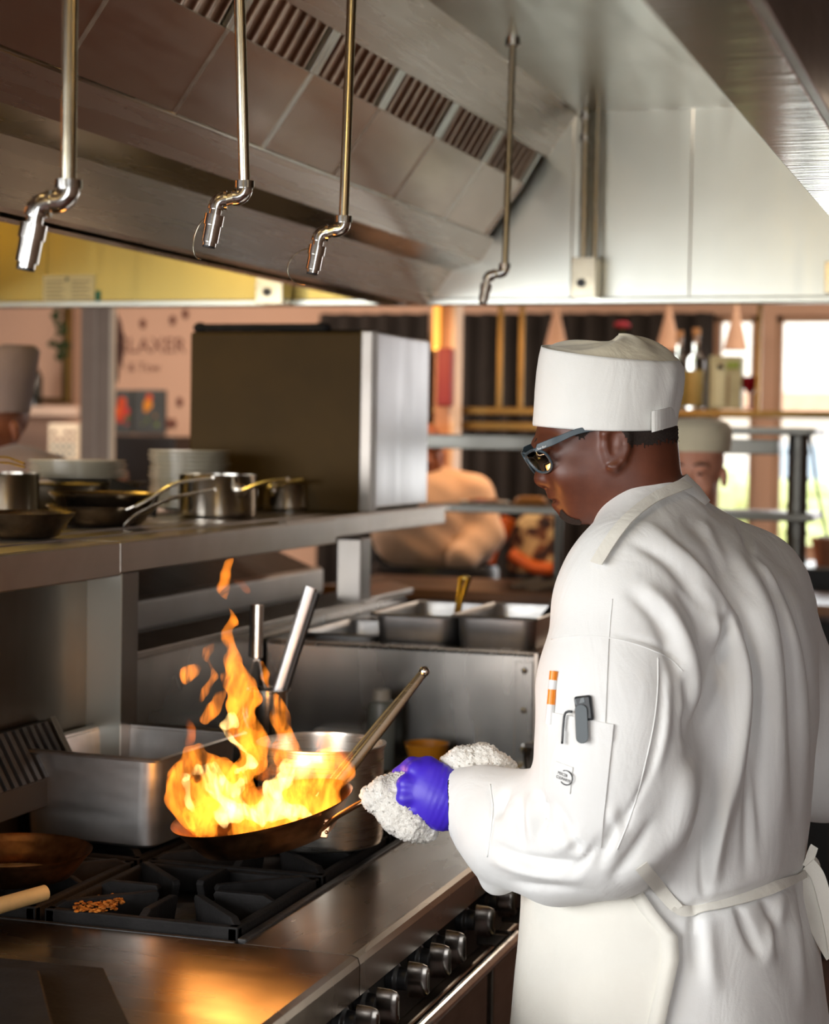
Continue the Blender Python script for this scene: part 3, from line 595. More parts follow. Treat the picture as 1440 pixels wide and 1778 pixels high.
# ---- head and neck (image-plane profile, half-width along the sight line)
HR = math.radians(6); HC0 = KL(1062, 790, 0)
def head_field():
    lo = KL(905, 1030, 0); hi = KL(1260, 600, 0); h = .0024
    G, ax = grid((lo[0], -.125, lo[2]), (hi[0], .115, hi[2]), h)
    # turn the head slightly away from us
    cx, cy = HC0[0], 0.0
    c, s = math.cos(HR), math.sin(HR); X, Y, Z = G
    x = cx+c*(X-cx)+s*(Y-cy); y = -s*(X-cx)+c*(Y-cy)
    P = [x.astype(np.float32), y.astype(np.float32), Z]
    def k(px, py, b=0): q = KL(px, py, 0); return (q[0], -b*S1, q[2])
    def rot(a): a = math.radians(a); return [[math.cos(a), 0, -math.sin(a)], [0, 1, 0], [math.sin(a), 0, math.cos(a)]]
    e = lambda px, py, b, rx, rb, rz, a=None: s_ell(P, k(px, py, b), (rx*S1, rb*S1, rz*S1), rot(a) if a is not None else None)
    kk = .02
    D = e(1060, 722, 0, 116, 88, 108)                      # cranium
    D = smin(D, e(1012, 792, 0, 82, 66, 98, -14), .03)       # face block
    D = smin(D, e(1010, 858, 0, 46, 50, 44), .03)           # jaw front
    D = smin(D, e(1000, 884, 0, 24, 26, 20), .02)           # chin
    for s_ in (-1, 1):
        D = smin(D, e(1062, 830, 50*s_, 46, 22, 40), .03)   # jaw angle
        D = smin(D, e(985, 822, 40*s_, 34, 26, 30), .02)    # cheek
        D = smin(D, e(944, 771, 32*s_, 17, 30, 11), .016)   # brow
        D = smax(D, -e(932, 796, 36*s_, 15, 20, 14), .014)  # eye socket
        D = smin(D, e(953, 794, 35*s_, 15, 16, 14), .005)   # eyelid over the eyeball
        D = smin(D, e(948, 834, 14*s_, 13, 10, 11), .008)   # nostril wing
        D = smax(D, -e(945, 846, 9*s_, 6, 5, 4), .004)
    D = smin(D, s_cap(P, k(952, 792), k(946, 826), 10*S1, 13*S1), .012)   # nose bridge
    D = smin(D, e(941, 832, 0, 14, 14, 12), .010)           # nose tip
    D = smin(D, e(972, 857, 0, 13, 26, 14), .014)           # muzzle
    D = smin(D, e(966, 862, 0, 9, 22, 6.5), .006)           # upper lip
    D = smin(D, e(969, 877, 0, 9, 19, 7), .006)             # lower lip
    D = smax(D, -e(957, 870, 0, 10, 30, 2.2), .004)         # mouth line
    D = smin(D, s_cap(P, k(1070, 800), k(1165, 960), 72*S1, 92*S1), .03)  # neck
    D = smin(D, e(1118, 800, 0, 58, 64, 70), .03)           # nape
    for s_ in (-1, 1):                                       # ears
        b = 76*s_
        E = e(1049, 778, b+4*s_, 20, 9, 36, -8)
        rim = [((1040, 800), 5), ((1034, 778), 5), ((1033, 757), 6), ((1043, 744), 7), ((1058, 744), 7), ((1069, 760), 7), ((1070, 782), 6.5), ((1063, 800), 6), ((1050, 813), 7), ((1042, 812), 5)]
        E = smax(E, -e(1047, 776, b+15*s_, 12, 9, 22, -8), .004)
        E = smin(E, s_chain(P, [(k(p[0], p[1], b+10*s_-(4*s_ if i in (0, 1) else 0)), r*S1) for i, (p, r) in enumerate(rim)], .004), .004)
        E = smin(E, s_chain(P, [(k(1058, 762, b+9*s_), 3.5*S1), (k(1056, 785, b+9*s_), 4*S1), (k(1047, 800, b+8*s_), 4*S1)], .004), .004)
        D = smin(D, E, .008)
    return D, (G[0][0,0,0], G[1][0,0,0], G[2][0,0,0]), h
F_, o_, h_ = head_field(); HV, HQ = surf_nets(F_, o_, h_); HV = relax(HV, HQ, 1, .5)
# the rest of the body (torso, arms, legs under the clothes) continues the same surface
body = add_part('body', HV, HQ, M['skin'])
hx, hy = pxy(HV); HN = vnormals(HV, HQ)
def hair_mask(px, py):
    edge = 4*np.sin(px*.9)+3*np.sin(px*2.3+1)
    near = ((px > 1080) & (py < 780-(px-1080)*.12+edge)) | ((px > 996) & (px < 1026) & (py < 768-(1020-px)*.5+edge))
    return near
hm = hair_mask(hx, hy) & (hy > 738) & (np.hypot(hx-1052, (hy-778)) > 38)
fq = HQ[hm[HQ].all(axis=1)]; used = np.unique(fq); remap = -np.ones(len(HV), int); remap[used] = np.arange(len(used))
hairV = HV[used]+HN[used]*(.0012+.0010*np.sin(HV[used][:, :1]*900)*np.sin(HV[used][:, 2:3]*1100))
add_part('hair', hairV, remap[fq], M['hair'])
# chin beard
bm_ = (hx > 972) & (hx < 1010) & (hy > 884) & (hy < 915) & (np.abs(HV[:, 1]) < .03); fq = HQ[bm_[HQ].all(axis=1)]
if len(fq):
    used = np.unique(fq); remap[:] = -1; remap[used] = np.arange(len(used)); add_part('beard', HV[used]+HN[used]*.0012, remap[fq], M['hair'])
# eyebrows
for s in (-1, 1):
    mb = MB(); mb.tube([L2W(KL(930, 768, -s*18*S1)), L2W(KL(934, 764, -s*34*S1)), L2W(KL(946, 766, -s*52*S1))], [.002, .0035, .0015], 8); mb.build('eyebrow', M['hair'], chef, smooth=180)
# ---- jacket
TH = math.radians(30)
prof = np.array([  # py, left px, right px, half shoulder width (m)
 (835, 1095, 1192, .06), (850, 1075, 1205, .085), (875, 1052, 1245, .115), (900, 1040, 1285, .145), (950, 1020, 1348, .185), (1000, 1002, 1396, .21), (1050, 992, 1422, .225),
 (1100, 985, 1432, .23), (1250, 972, 1428, .225), (1400, 948, 1408, .215), (1480, 935, 1402, .212), (1520, 930, 1402, .212), (1600, 926, 1418, .225), (1700, 921, 1432, .235), (1778, 918, 1442, .24), (1900, 912, 1456, .25), (2060, 905, 1470, .255)])
def torso_params(py):
    L = np.interp(py, prof[:,0], prof[:,1]); R = np.interp(py, prof[:,0], prof[:,2]); w = np.interp(py, prof[:,0], prof[:,3])
    E = (R-L)/2*S1; ru = np.sqrt(np.maximum(E**2-(w*math.sin(TH))**2, .0009))/math.cos(TH)
    return ((L+R)/2-1200)*S1, ru, w
ct, st = math.cos(TH), math.sin(TH)
TD = .03       # depth of the spine line behind the reference plane
def torso_field(P, grow=0.0):
    py = 1200-P[2]*1200; cx, ru, rw = torso_params(py); cx = cx.astype(np.float32); ru = (ru+grow).astype(np.float32); rw = (rw+grow).astype(np.float32)
    x = P[0]-cx; y = P[1]-np.float32(TD); u = -ct*x+st*y; v = -st*x-ct*y
    k0 = (np.abs(u/ru)**2.3+np.abs(v/rw)**2.3)**(1/2.3); d = (k0-1)*np.minimum(ru, rw)
    return d.astype(np.float32)
def torso_pt(ang, py, grow=0.0):     # ang 0 = straight ahead of him, 90 = his left side
    cx, ru, rw = torso_params(py); a = math.radians(ang); cu, cv = math.cos(a), math.sin(a)
    n = (abs(cu)**2.3+abs(cv)**2.3)**(1/2.3); u = (ru+grow)*cu/n; v = (rw+grow)*cv/n
    return np.array([cx-ct*u-st*v, TD+st*u-ct*v, (1200-py)*S1])
# arms
LS, LE, LW = KL(1092, 1075, -.165), KL(1078, 1440, -.175), KL(808, 1390, -.01)
RS, RE = KL(1318, 1055, .17), KL(1432, 1335, .20)
h = .0042
lo = KL(775, 2040, 0); hi = KL(1475, 820, 0)
G, ax = grid((lo[0], -.33, lo[2]), (hi[0]+.02, .34, hi[2]), h)
T = torso_field(G); py_ = 1200-G[2]*1200
T = np.maximum(T, G[2]*0+(py_-2030)*np.float32(S1)); T = np.maximum(T, (852-py_)*np.float32(S1)*.7+np.float32(-.004))
D = T
D = smin(D, s_ell(G, KL(1100, 1050, -.14), (.10, .085, .105)), .06)       # left shoulder
D = smin(D, s_ell(G, KL(1305, 1015, .13), (.075, .08, .08)), .06)
D = smin(D, s_cap(G, KL(1150, 905, -.03), KL(1090, 1020, -.13), .05, .07), .06)
A = s_chain(G, [(KL(1085, 1080, -.155), .098), (KL(1074, 1200, -.175), .100), (KL(1070, 1330, -.185), .098), (KL(1052, 1428, -.18), .092)], .05)
A = smin(A, s_chain(G, [(KL(1048, 1432, -.18), .096), (KL(975, 1452, -.14), .088), (KL(900, 1438, -.085), .078), (KL(835, 1402, -.035), .055), (KL(806, 1391, -.015), .044)], .03), .03)
A = smin(A, s_cap(G, KL(868, 1478, -.06), KL(862, 1526, -.06), .05, .022), .03)    # drooping sleeve hem
wd = np.array([ -1.0, .35, -.10]); wd /= np.linalg.norm(wd); wp = KL(792, 1388, -.01)
A = np.maximum(A, sum((G[i]-np.float32(wp[i]))*np.float32(wd[i]) for i in range(3)))      # cut the cuff
D = smin(D, A, .022)
B = s_chain(G, [(RS, .078), (RE, .076)], .03); B = smin(B, s_cap(G, RE, KL(1290, 1330, .33), .075, .05), .03)
D = smin(D, B, .03)
JV, JQ = surf_nets(D, (ax[0][0], ax[1][0], ax[2][0]), h); JV = relax(JV, JQ, 2, .5)
del G, T, D, A, B, py_
# folds: traced creases, (points, height mm, half-width px); positive = ridge, negative = valley
FOLDS = [
 # back pleats running down from the yoke
 ([(1262,905),(1330,1010),(1385,1150),(1395,1350),(1390,1480)], 7, 22), ([(1240,925),(1300,1010),(1340,1120),(1352,1300),(1350,1500)], 8, 20), ([(1225,940),(1270,1020),(1308,1110),(1318,1300),(1322,1480)], -9, 10),
 ([(1285,945),(1345,1050),(1372,1200),(1378,1440)], -8, 10), ([(1310,960),(1375,1050),(1405,1200),(1402,1420)], -6, 9),
 ([(1250,1050),(1283,1120),(1290,1210),(1275,1330),(1240,1460),(1225,1540)], 12, 20), ([(1262,1055),(1305,1130),(1312,1250),(1300,1400),(1296,1520)], -8, 11),
 ([(1262,1060),(1258,1130),(1262,1185)], -13, 10), ([(1232,1100),(1242,1160),(1215,1260),(1190,1330)], -10, 14),
 # shoulder drag lines
 ([(1105,905),(1190,960),(1250,1040),(1290,1110)], 6, 16), ([(1090,935),(1160,975),(1215,1040),(1262,1090)], -7, 12), ([(1150,920),(1230,985),(1290,1070)], -6, 11), ([(1180,895),(1250,960),(1315,1060)], -5, 12),
 ([(1110,1010),(1160,1060),(1190,1130),(1200,1200),(1185,1250)], 10, 17), ([(1085,1020),(1140,1075),(1168,1140),(1180,1180)], -6, 13), ([(1200,1010),(1235,1060),(1248,1130)], 8, 13), ([(1175,1020),(1215,1080),(1228,1150)], -7, 10),
 ([(1215,900),(1240,950),(1268,985)], 7, 11), ([(1285,905),(1300,950),(1330,990)], -7, 9), ([(1300,940),(1320,985),(1350,1030)], 5, 10),
 # armhole seam and sleeve
 ([(1065,1100),(1120,1112),(1170,1135),(1188,1160)], -4, 5), ([(1188,1160),(1195,1230),(1193,1290)], -9, 9), ([(1200,1280),(1180,1400),(1135,1490),(1080,1540)], 5, 20),
 ([(1150,1150),(1146,1240),(1130,1330),(1090,1420),(1070,1480)], -3, 5), ([(1160,1160),(1156,1260),(1138,1350)], 4, 10),
 ([(1090,1400),(1060,1460),(1035,1510)], -7, 13), ([(1060,1400),(1075,1450),(1050,1500)], 5, 12), ([(1135,1420),(1100,1480),(1060,1530)], -5, 10),
 # forearm wrinkles
 ([(935,1370),(945,1410),(935,1450)], -9, 9), ([(955,1375),(985,1430),(1000,1470),(1010,1480)], -6, 10), ([(905,1385),(900,1430),(910,1480)], -7, 10), ([(920,1375),(922,1420),(925,1465)], 6, 10), ([(885,1372),(868,1395),(862,1425)], -8, 9),
 ([(850,1490),(900,1505),(960,1518),(1020,1525)], 7, 13), ([(855,1468),(905,1490),(960,1500),(1010,1495)], -8, 11), ([(880,1528),(940,1540),(1000,1543)], -4, 8),
 ([(850,1365),(853,1400),(850,1440),(845,1480)], -4, 5), ([(985,1520),(1020,1490),(1045,1450)], -5, 9), ([(960,1480),(985,1465),(1010,1440)], 5, 11),
 # waist gathers under the ribbon
 ([(1212,1565),(1205,1620),(1210,1690)], -8, 10), ([(1228,1575),(1232,1660),(1240,1730)], 5, 18), ([(1280,1570),(1300,1620),(1318,1660)], -8, 10), ([(1325,1560),(1345,1600),(1352,1660)], -7, 10), ([(1360,1540),(1345,1610),(1330,1680)], 5, 14), ([(1390,1520),(1400,1600),(1412,1720)], -7, 11), ([(1375,1540),(1385,1640),(1395,1760)], 5, 14),
 ([(1225,1430),(1222,1500),(1224,1560)], -9, 10), ([(1205,1330),(1180,1420),(1160,1500)], 9, 24), ([(1255,1350),(1245,1450),(1238,1540)], 6, 15),
 # waist ribbon pulls the cloth in
 ([(1130,1525),(1180,1580),(1250,1570),(1330,1545),(1405,1505)], -9, 15),
]
jx, jy = pxy(JV); JN = vnormals(JV, JQ)
face = np.clip(-JN[:, 1]*2.2+.35, 0, 1); disp = np.zeros(len(JV))
for pl, amp, w in FOLDS:
    pl = [tuple(p) for p in catmull([np.array(p) for p in pl], 5)]
    x0, x1 = min(p[0] for p in pl)-3*w, max(p[0] for p in pl)+3*w; y0, y1 = min(p[1] for p in pl)-3*w, max(p[1] for p in pl)+3*w
    m = (jx > x0) & (jx < x1) & (jy > y0) & (jy < y1) & (face > 0)
    d, t = seg_dist(jx[m], jy[m], pl); disp[m] += amp*.00145*np.exp(-(d/(w*.85))**2)*np.sin(np.clip(t, .01, .99)*math.pi)**.75*face[m]
disp += .0012*np.sin(JV[:, 0]*47+JV[:, 2]*23)*np.sin(JV[:, 1]*39+JV[:, 2]*15)
JV2 = JV+JN*disp[:, None]; JV2 = relax(JV2, JQ, 1, .35)
jacket = add_part('jacket', JV2, JQ, M['jacket'])
JW = L2W(JV2); JT = BVHTree.FromPolygons([Vector(v) for v in JW], [tuple(q) for q in JQ.tolist()])
def on_j(px, py, lift=.001):
    r = ray(px, py); r = r/np.linalg.norm(r); hit = JT.ray_cast(Vector(CAM), Vector(r))
    if hit[0] is None: return at(px, py, d=DREF), -FWD
    n = np.array(hit[1]); n = n if n @ FWD < 0 else -n; return np.array(hit[0])+n*lift, n
def decal(name, pts, mat, parent, lift=.0012, thick=.0015):
    """a small sewn-on piece: grid of spots laid onto the jacket surface"""
    mb = MB(); nr, nc = len(pts), len(pts[0]); W = []; Nn = []
    for row in pts:
        for (a, b) in row: p, n = on_j(a, b, lift); W.append(p); Nn.append(n)
    # even the normals so the sheet stays calm
    n0 = np.mean(Nn, axis=0); n0 /= np.linalg.norm(n0)
    v = [p+n0*thick for p in W]+[p-n0*.002 for p in W]; N = nr*nc; f = []
    for i in range(nr-1):
        for j in range(nc-1):
            a = i*nc+j; f.append((a, a+1, a+nc+1, a+nc)); f.append((a+N, a+nc+N, a+nc+1+N, a+1+N))
    edge = [j for j in range(nc)]+[i*nc+nc-1 for i in range(1, nr)]+[(nr-1)*nc+j for j in range(nc-2, -1, -1)]+[i*nc for i in range(nr-2, 0, -1)]
    for k in range(len(edge)):
        a, b = edge[k], edge[(k+1) % len(edge)]; f.append((a, a+N, b+N, b))
    return mb.add(v, f).build(name, mat, parent, smooth=50)
def bil(c, nr, nc):
    c = [np.array(p, float) for p in c]   # tl, tr, br, bl
    return [[tuple((1-i)*((1-j)*c[0]+j*c[1])+i*((1-j)*c[3]+j*c[2])) for j in np.linspace(0, 1, nc)] for i in np.linspace(0, 1, nr)]
decal('sleeve_pocket', bil([(956,1236),(1067,1258),(1044,1472),(948,1425)], 30, 16), M['jacket'], jacket, .0012, .0016)
decal('pocket_hem', bil([(956,1236),(1067,1258),(1064,1288),(955,1262)], 6, 16), M['jacket'], jacket, .003, .0016)
decal('sleeve_pleat', bil([(1010,1105),(1058,1110),(1052,1256),(1000,1244)], 16, 6), M['jacket'], jacket, .0010, .0010)
patch = decal('label_patch', bil([(969,1321),(998,1332),(993,1378),(961,1370)], 8, 6), M['jacket'], jacket, .0034, .0012)
M['ink'] = plain('black_print', (.012,.011,.014), .6)
def toward(p, k): return p+(CAM-p)/np.linalg.norm(CAM-p)*k
pL, pR, pT, pB = (toward(on_j(*q, 0)[0], .0075) for q in ((966, 1345), (996, 1353), (984, 1327), (975, 1372)))
pc = (pL+pR+pT+pB)/4; tx = (pR-pL)/31.0; ty = (pT-pB)/46.0; tx = tx-ty*.12; pn = np.cross(tx, ty); pn /= np.linalg.norm(pn)
def text_mesh(body_, name, size, origin, ex, ey, mat, parent, extrude=.0003, align='CENTER'):
    cu = bpy.data.curves.new(name, 'FONT'); cu.body = body_; cu.size = 1; cu.align_x = align; cu.extrude = .02
    tmp = bpy.data.objects.new('tmp_text', cu); COL.objects.link(tmp); dg = bpy.context.evaluated_depsgraph_get(); me = bpy.data.meshes.new_from_object(tmp.evaluated_get(dg))
    bpy.data.objects.remove(tmp); bpy.data.curves.remove(cu)
    n = len(me.vertices); co = np.zeros(n*3); me.vertices.foreach_get('co', co); co = co.reshape(-1, 3)*size
    ez = np.cross(ex, ey); ez = ez/np.linalg.norm(ez)*min(np.linalg.norm(ex), 1.0)*.6; off = np.zeros(3); p = parent
    while p is not None: off = off+np.array(p.location); p = p.parent
    W = np.array(origin)+co[:, :1]*np.array(ex)+co[:, 1:2]*np.array(ey)+co[:, 2:3]*ez-off
    me.vertices.foreach_set('co', W.astype(np.float32).ravel()); me.update(); me.name = name; me.materials.clear()
    return finish(name, me, mat, parent)
text_mesh('MERCER', 'patch_lettering', 6.6, pc+tx*-4+ty*1.2, tx*.72, ty*1.1, M['ink'], patch, .25)
text_mesh('CULINARY®', 'patch_lettering', 6.6, pc+tx*-1+ty*-6.2, tx*.72, ty*1.1, M['ink'], patch, .25)
ring = MB(); cc = pc+tx*3.0; R = []
for a in np.linspace(math.radians(128), math.radians(-128), 44):
    w = .9+.7*abs(math.sin(a*1.5+.5)); dv = tx*math.cos(a)+ty*math.sin(a)*1.05; q = cc+dv*11.5
    R.append([q+dv*w*.6+pn*.0003, q-dv*w*.6+pn*.0003, q-dv*w*.6-pn*.0003, q+dv*w*.6-pn*.0003])
ring.rings(R).build('patch_ring_mark', M['ink'], patch)
# stitched seams as slim welts
def welt(pts, name='seam', r=.0009, lift=.0004, mat=None, parent=None):
    W = [on_j(p[0], p[1], lift)[0] for p in catmull([np.array(p, float) for p in pts], 8)]; return MB().tube(W, r, 6).build(name, mat or M['jacket'], parent or jacket, smooth=180)
welt([(1143,1142),(1142,1200),(1135,1260),(1120,1330),(1098,1410),(1072,1475)])
welt([(958,1110),(1010,1104),(1060,1108),(1110,1120),(1160,1142),(1186,1165)])
welt([(1064,1040),(1060,1080),(1058,1110),(1053,1180)], r=.0007)
welt([(852,1362),(856,1400),(853,1440),(847,1488)])
# collar: a folded stand band round the neck
def band(c0, a0, b0, c1, a1, b1, t, n=48, gap=(None)):
    R = []
    e1 = np.array([147, 0, 80.0]); e1 /= np.linalg.norm(e1); e2 = np.array([0, 1.0, 0])
    for (c, a, b) in ((c0, a0, b0), ((c0+c1)/2, (a0+a1)/2+.002, (b0+b1)/2+.002), (c1, a1, b1), (c1, a1-t, b1-t), ((c0+c1)/2, (a0+a1)/2-t, (b0+b1)/2-t), (c0, a0-t, b0-t)):
        R.append([c+e1*a*math.cos(x)+e2*b*math.sin(x) for x in np.linspace(0, 2*math.pi, n, endpoint=False)])
    return R
mb = MB(); Rr = band(KL(1134, 922, .012), .094, .084, KL(1114, 866, .004), .075, .068, .005)
Rr = [[L2W(p) for p in r] for r in Rr]; mb.rings(Rr+[Rr[0]], False, False); mb.build('collar', M['jacket'], jacket, smooth=60)
mb = MB(); Rr = band(KL(1118, 912, .01), .0965, .082, KL(1098, 880, .002), .080, .073, .004)
# collar front tab
fl = [KL(1040,907,-.03), KL(1062,884,-.055), KL(1120,858,-.075), KL(1130,880,-.082), KL(1080,920,-.075), KL(1060,955,-.055), KL(1046,945,-.04)]
# ---- apron
ap = MB(); R = []
for py in np.linspace(1500, 2250, 22):
    row = []
    tgt = np.interp(py, [1500, 1540, 1578, 1778, 2250], [1112, 1145, 1182, 1140, 1060]); best = (1e9, 90)
    for a in np.linspace(60, 175, 116):
        q_ = torso_pt(a, min(py, 2055), .012); d_ = abs(720+FPX*(q_[0]+480/FPX*DREF)/(DREF+q_[1])-tgt)
        if d_ < best[0] and q_[1] < .03: best = (d_, a)
    sw = best[1]
    for a in np.linspace(-95, sw, 40):
        pyc = min(py, 2055); p = torso_pt(a, pyc, .010+.012*max(0, (py-1560)/500)); p[2] = (1200-py)*S1
        w = .005*math.sin(a*.16+py*.004)*min(1, max(0, (py-1540)/160)); nrm_ = p-np.array([torso_params(pyc)[0], TD, p[2]]); p = p+nrm_/np.linalg.norm(nrm_)*w; row.append(L2W(p))
    R.append(row)
apron = ap.rings(R, False, False, False).build('apron', M['apron'], chef, smooth=180, solid=.0025)
ed = MB(); R2 = []
for r in R:
    a, b = r[-1], r[-3]; t_ = (a-b)/np.linalg.norm(a-b); c_ = L2W(np.array([torso_params(1700)[0], TD, 0.0])); o_ = a-c_; o_[2] = 0; o_ /= np.linalg.norm(o_)
    R2.append([a+o_*.0022+t_*.001, a-t_*.022+o_*.0028])
ed.rings(R2, False, False, False).build('apron_hem', M['apron'], apron, smooth=180, solid=.002)
def ribbon(pts, w, name, parent, lift=.004, tw=None, free=None):
    W = []; Ns = []
    for p in catmull([np.array(p, float) for p in pts], 8):
        q, n = on_j(p[0], p[1], lift) if free is None else (at(p[0], p[1], d=free), -FWD); W.append(q); Ns.append(n)
    W = np.array(W); Ns = np.array(Ns)
    for _ in range(3): Ns[1:-1] = (Ns[:-2]+Ns[1:-1]+Ns[2:])/3; W[1:-1] = (W[:-2]+2*W[1:-1]+W[2:])/4
    V = []; 
    for i in range(len(W)):
        t = W[min(i+1, len(W)-1)]-W[max(i-1, 0)]; t /= np.linalg.norm(t); n = Ns[i]/np.linalg.norm(Ns[i]); s = np.cross(t, n); s /= np.linalg.norm(s); ww = w/2 if tw is None else w/2*np.interp(i/(len(W)-1), *tw)
        V.append([W[i]+s*ww+n*.0008, W[i]+n*.0016, W[i]-s*ww+n*.0008, W[i]-s*ww-n*.0008, W[i]-n*.0006, W[i]+s*ww-n*.0008])
    return MB().rings(V).build(name, M['apron'], parent, smooth=60)
ribbon([(1112,1500),(1145,1540),(1178,1574)], .018, 'waist_tie', apron, .006)
ribbon([(1170,1574),(1205,1582),(1260,1573),(1320,1552),(1370,1530),(1400,1512)], .0165, 'waist_tie', apron, .006, ([0,.3,.7,.85,1],[1,.75,.95,.6,.8]))
kn = at(1404, 1503, d=DREF+.06)
MB().sphere(on_j(1400, 1505, .008)[0], (.013, .013, .017), 14, 10).build('tie_knot', M['apron'], apron, smooth=180)
kd = float((on_j(1398, 1505, .0)[0]-CAM) @ FWD)-.012
ribbon([(1402,1508),(1404,1545),(1412,1585),(1428,1625),(1448,1660)], .024, 'tie_tail', apron, free=kd)
ribbon([(1404,1500),(1420,1520),(1432,1560),(1444,1610),(1452,1660)], .020, 'tie_tail', apron, free=kd-.006)
ribbon([(1400,1505),(1408,1488),(1414,1470),(1406,1490)], .012, 'tie_loop', apron, free=kd-.004)
ribbon([(1187,848),(1150,866),(1120,886),(1085,918),(1058,955),(1040,985)], .019, 'neck_strap', apron, .010)
# ---- trousers and shoes below the frame
M['trouser'] = plain('black_trouser_cotton', (.015,.015,.017), .8)
for s in (-1, 1):
    q = L2W(torso_pt(90*s, 1900)*np.array([1,1,1])*1.0); c = L2W(np.array([torso_params(1900)[0], TD, 0.0])); b = c*.5+q*.5
    mb = MB(); mb.tube([(b[0], b[1], .80), (b[0]+.01, b[1], .45), (b[0]+.02, b[1], .07)], [.105, .085, .075], 20); mb.build('trouser_leg', M['trouser'], chef, smooth=60)
    f = np.array([-.95, .25, 0]); sd = np.array([.25, .95, 0]); mb = MB(); R = []
    for t, w, hh in ((-.10, .03, .05), (-.08, .042, .075), (.0, .045, .08), (.09, .047, .06), (.16, .045, .045), (.19, .025, .03)):
        cc = np.array([b[0]+.02, b[1], 0])+f*t; R.append([cc+sd*w*math.cos(a)+np.array([0, 0, max(.002, hh/2+hh/2*math.sin(a))]) for a in np.linspace(0, 2*math.pi, 14, endpoint=False)])
    mb.rings(R).build('shoe', M['black'], chef, smooth=60)
# ---- hat
def hat():
    N = 72; rows = []
    # py of ring centre, left px, right px, tilt (px, right side lower), half width along the sight line (px)
    lev = [(742, 927, 1174, 4, 97), (738, 926, 1175, 4, 98), (715, 928, 1178, 4, 99), (680, 930, 1186, 4, 100), (650, 933, 1189, 6, 100), (628, 937, 1187, 10, 98), (618, 940, 1182, 12, 96), (613, 941, 1178, 12, 95)]
    for (py, l, r, t, b) in lev:
        row = []
        for j in range(N):
            a = 2*math.pi*j/N; cx, rx = (l+r)/2, (r-l)/2; x = cx-rx*math.cos(a); yb = b*math.sin(a)
            bow = (6*(1-((x-1040)/125)**2) if py > 700 else 8*math.sin(a))   # hem dips towards us
            k = max(0, (x-1120)/60)*max(0, math.sin(a)); wv = 5*math.sin(j*1.1+py*.02)*min(1, k)*(1 if py < 720 else .3)
            p = KL(x+wv*.5, py+t*((x-cx)/rx)+bow, -(yb+wv)*S1); row.append(L2W(p))
        rows.append(row)
    mb = MB(); mb.rings(rows, False, False); band_ = mb.build('hat_band', M['hat'], None, smooth=180, solid=.002)
    # crown: puffed top with soft folds
    R = []
    for i, f in enumerate(np.linspace(1.0, .02, 16)):
        row = []
        for j in range(N):
            a = 2*math.pi*j/N; l, r, b = 941, 1180, 95; cx = (l+r)/2+12*(1-f); rx = (r-l)/2*f; x = cx-rx*math.cos(a); yb = b*f*math.sin(a)
            hgt = 34*(1-f**2.4)*(.75+.25*math.cos(a-math.pi)) + 5*math.sin(3*a+4*f)*(1-f)*f*3 + 3.5*math.sin(7*a+6*f)*f*(1-f)*2.5
            rim = -5*math.exp(-((f-.93)/.05)**2)
            p = KL(x, 613+12*((x-1060)/120)*f+8*math.sin(a)*f-hgt+rim*0+3*(f > .9)*(1-f)*10, -yb*S1); row.append(L2W(p))
        R.append(row)
    return band_, MB().rings(R, False, True)
hb, crown = hat(); hb.parent = None
hatroot = chef
me_ = hb.data; co = np.zeros(len(me_.vertices)*3); me_.vertices.foreach_get('co', co); me_.vertices.foreach_set('co', (co.reshape(-1,3)-CHL).astype(np.float32).ravel()); hb.parent = chef; hb.name = 'hat'
crown.build('hat_crown', M['hat_top'], hb, smooth=180)
tb = MB(); R = []
for t in np.linspace(0, 1, 10):
    x = 1132+44*t; d = -(86-70*t*t)*S1-.004; R.append([L2W(KL(x, 714-10*t, d)), L2W(KL(x, 751-12*t, d)), L2W(KL(x, 751-12*t, d+.004)), L2W(KL(x, 714-10*t, d+.004))])
tb.rings(R).build('hat_tab', M['hat'], hb, .001)
# ---- glasses
gls = MB(); M['frame'] = plain('blue_grey_frame', srgb(58,72,80), .35); M['lens'] = glass('lens_glass', (.75,.8,.78), .02, 1.2)
gq = []
def gp(px, py, b): q = KL(px, py, 0); c, s = math.cos(HR), math.sin(HR); x, y = q[0]-HC0[0], -b*S1; return L2W(np.array([HC0[0]+c*x-s*y, s*x+c*y, q[2]]))
groot = MB(); fr = None
for s in (-1, 1):
    ln = [gp(917, 783, 68*s), gp(912, 786, 40*s), gp(910, 792, 12*s), gp(920, 808, 12*s), gp(932, 820, 26*s), gp(943, 820, 46*s), gp(946, 808, 62*s), gp(934, 790, 70*s)]
    lp = catmull(ln+[ln[0]], 4)
    m1 = MB(); m1.tube(lp, .0022, 8); ro = m1.build('glasses' if fr is None else 'lens_rim', M['frame'], chef if fr is None else fr, smooth=180)
    if fr is None: fr = ro
    c = np.mean(lp[:-1], axis=0); v = [c]+list(lp[:-1]); n = len(lp)-1
    MB().add([p-RT*.0006 for p in v]+[p+RT*.0006 for p in v], [(0, i+1, (i+1) % n+1) for i in range(n)]+[(n+1, n+1+(i+1) % n+1, n+1+i+1) for i in range(n)]).build('lens', M['lens'], fr, smooth=180)
    tp = catmull([gp(917, 781, 70*s), gp(950, 768, 82*s), gp(990, 752, 86*s), gp(1040, 746, 86*s), gp(1075, 752, 82*s), gp(1088, 764, 76*s)], 5); R = []
    for i, p in enumerate(tp):
        f = i/(len(tp)-1); hh = np.interp(f, [0, .15, .5, .8, 1], [.0062, .0068, .0040, .0032, .0045]); up_ = UP*.93+RT*.25
        dd = FWD*.0014; R.append([p+up_*hh-dd, p+up_*hh+dd, p-up_*hh+dd, p-up_*hh-dd])
    MB().rings(R).build('temple_arm', M['frame'], fr, .0008, 50)
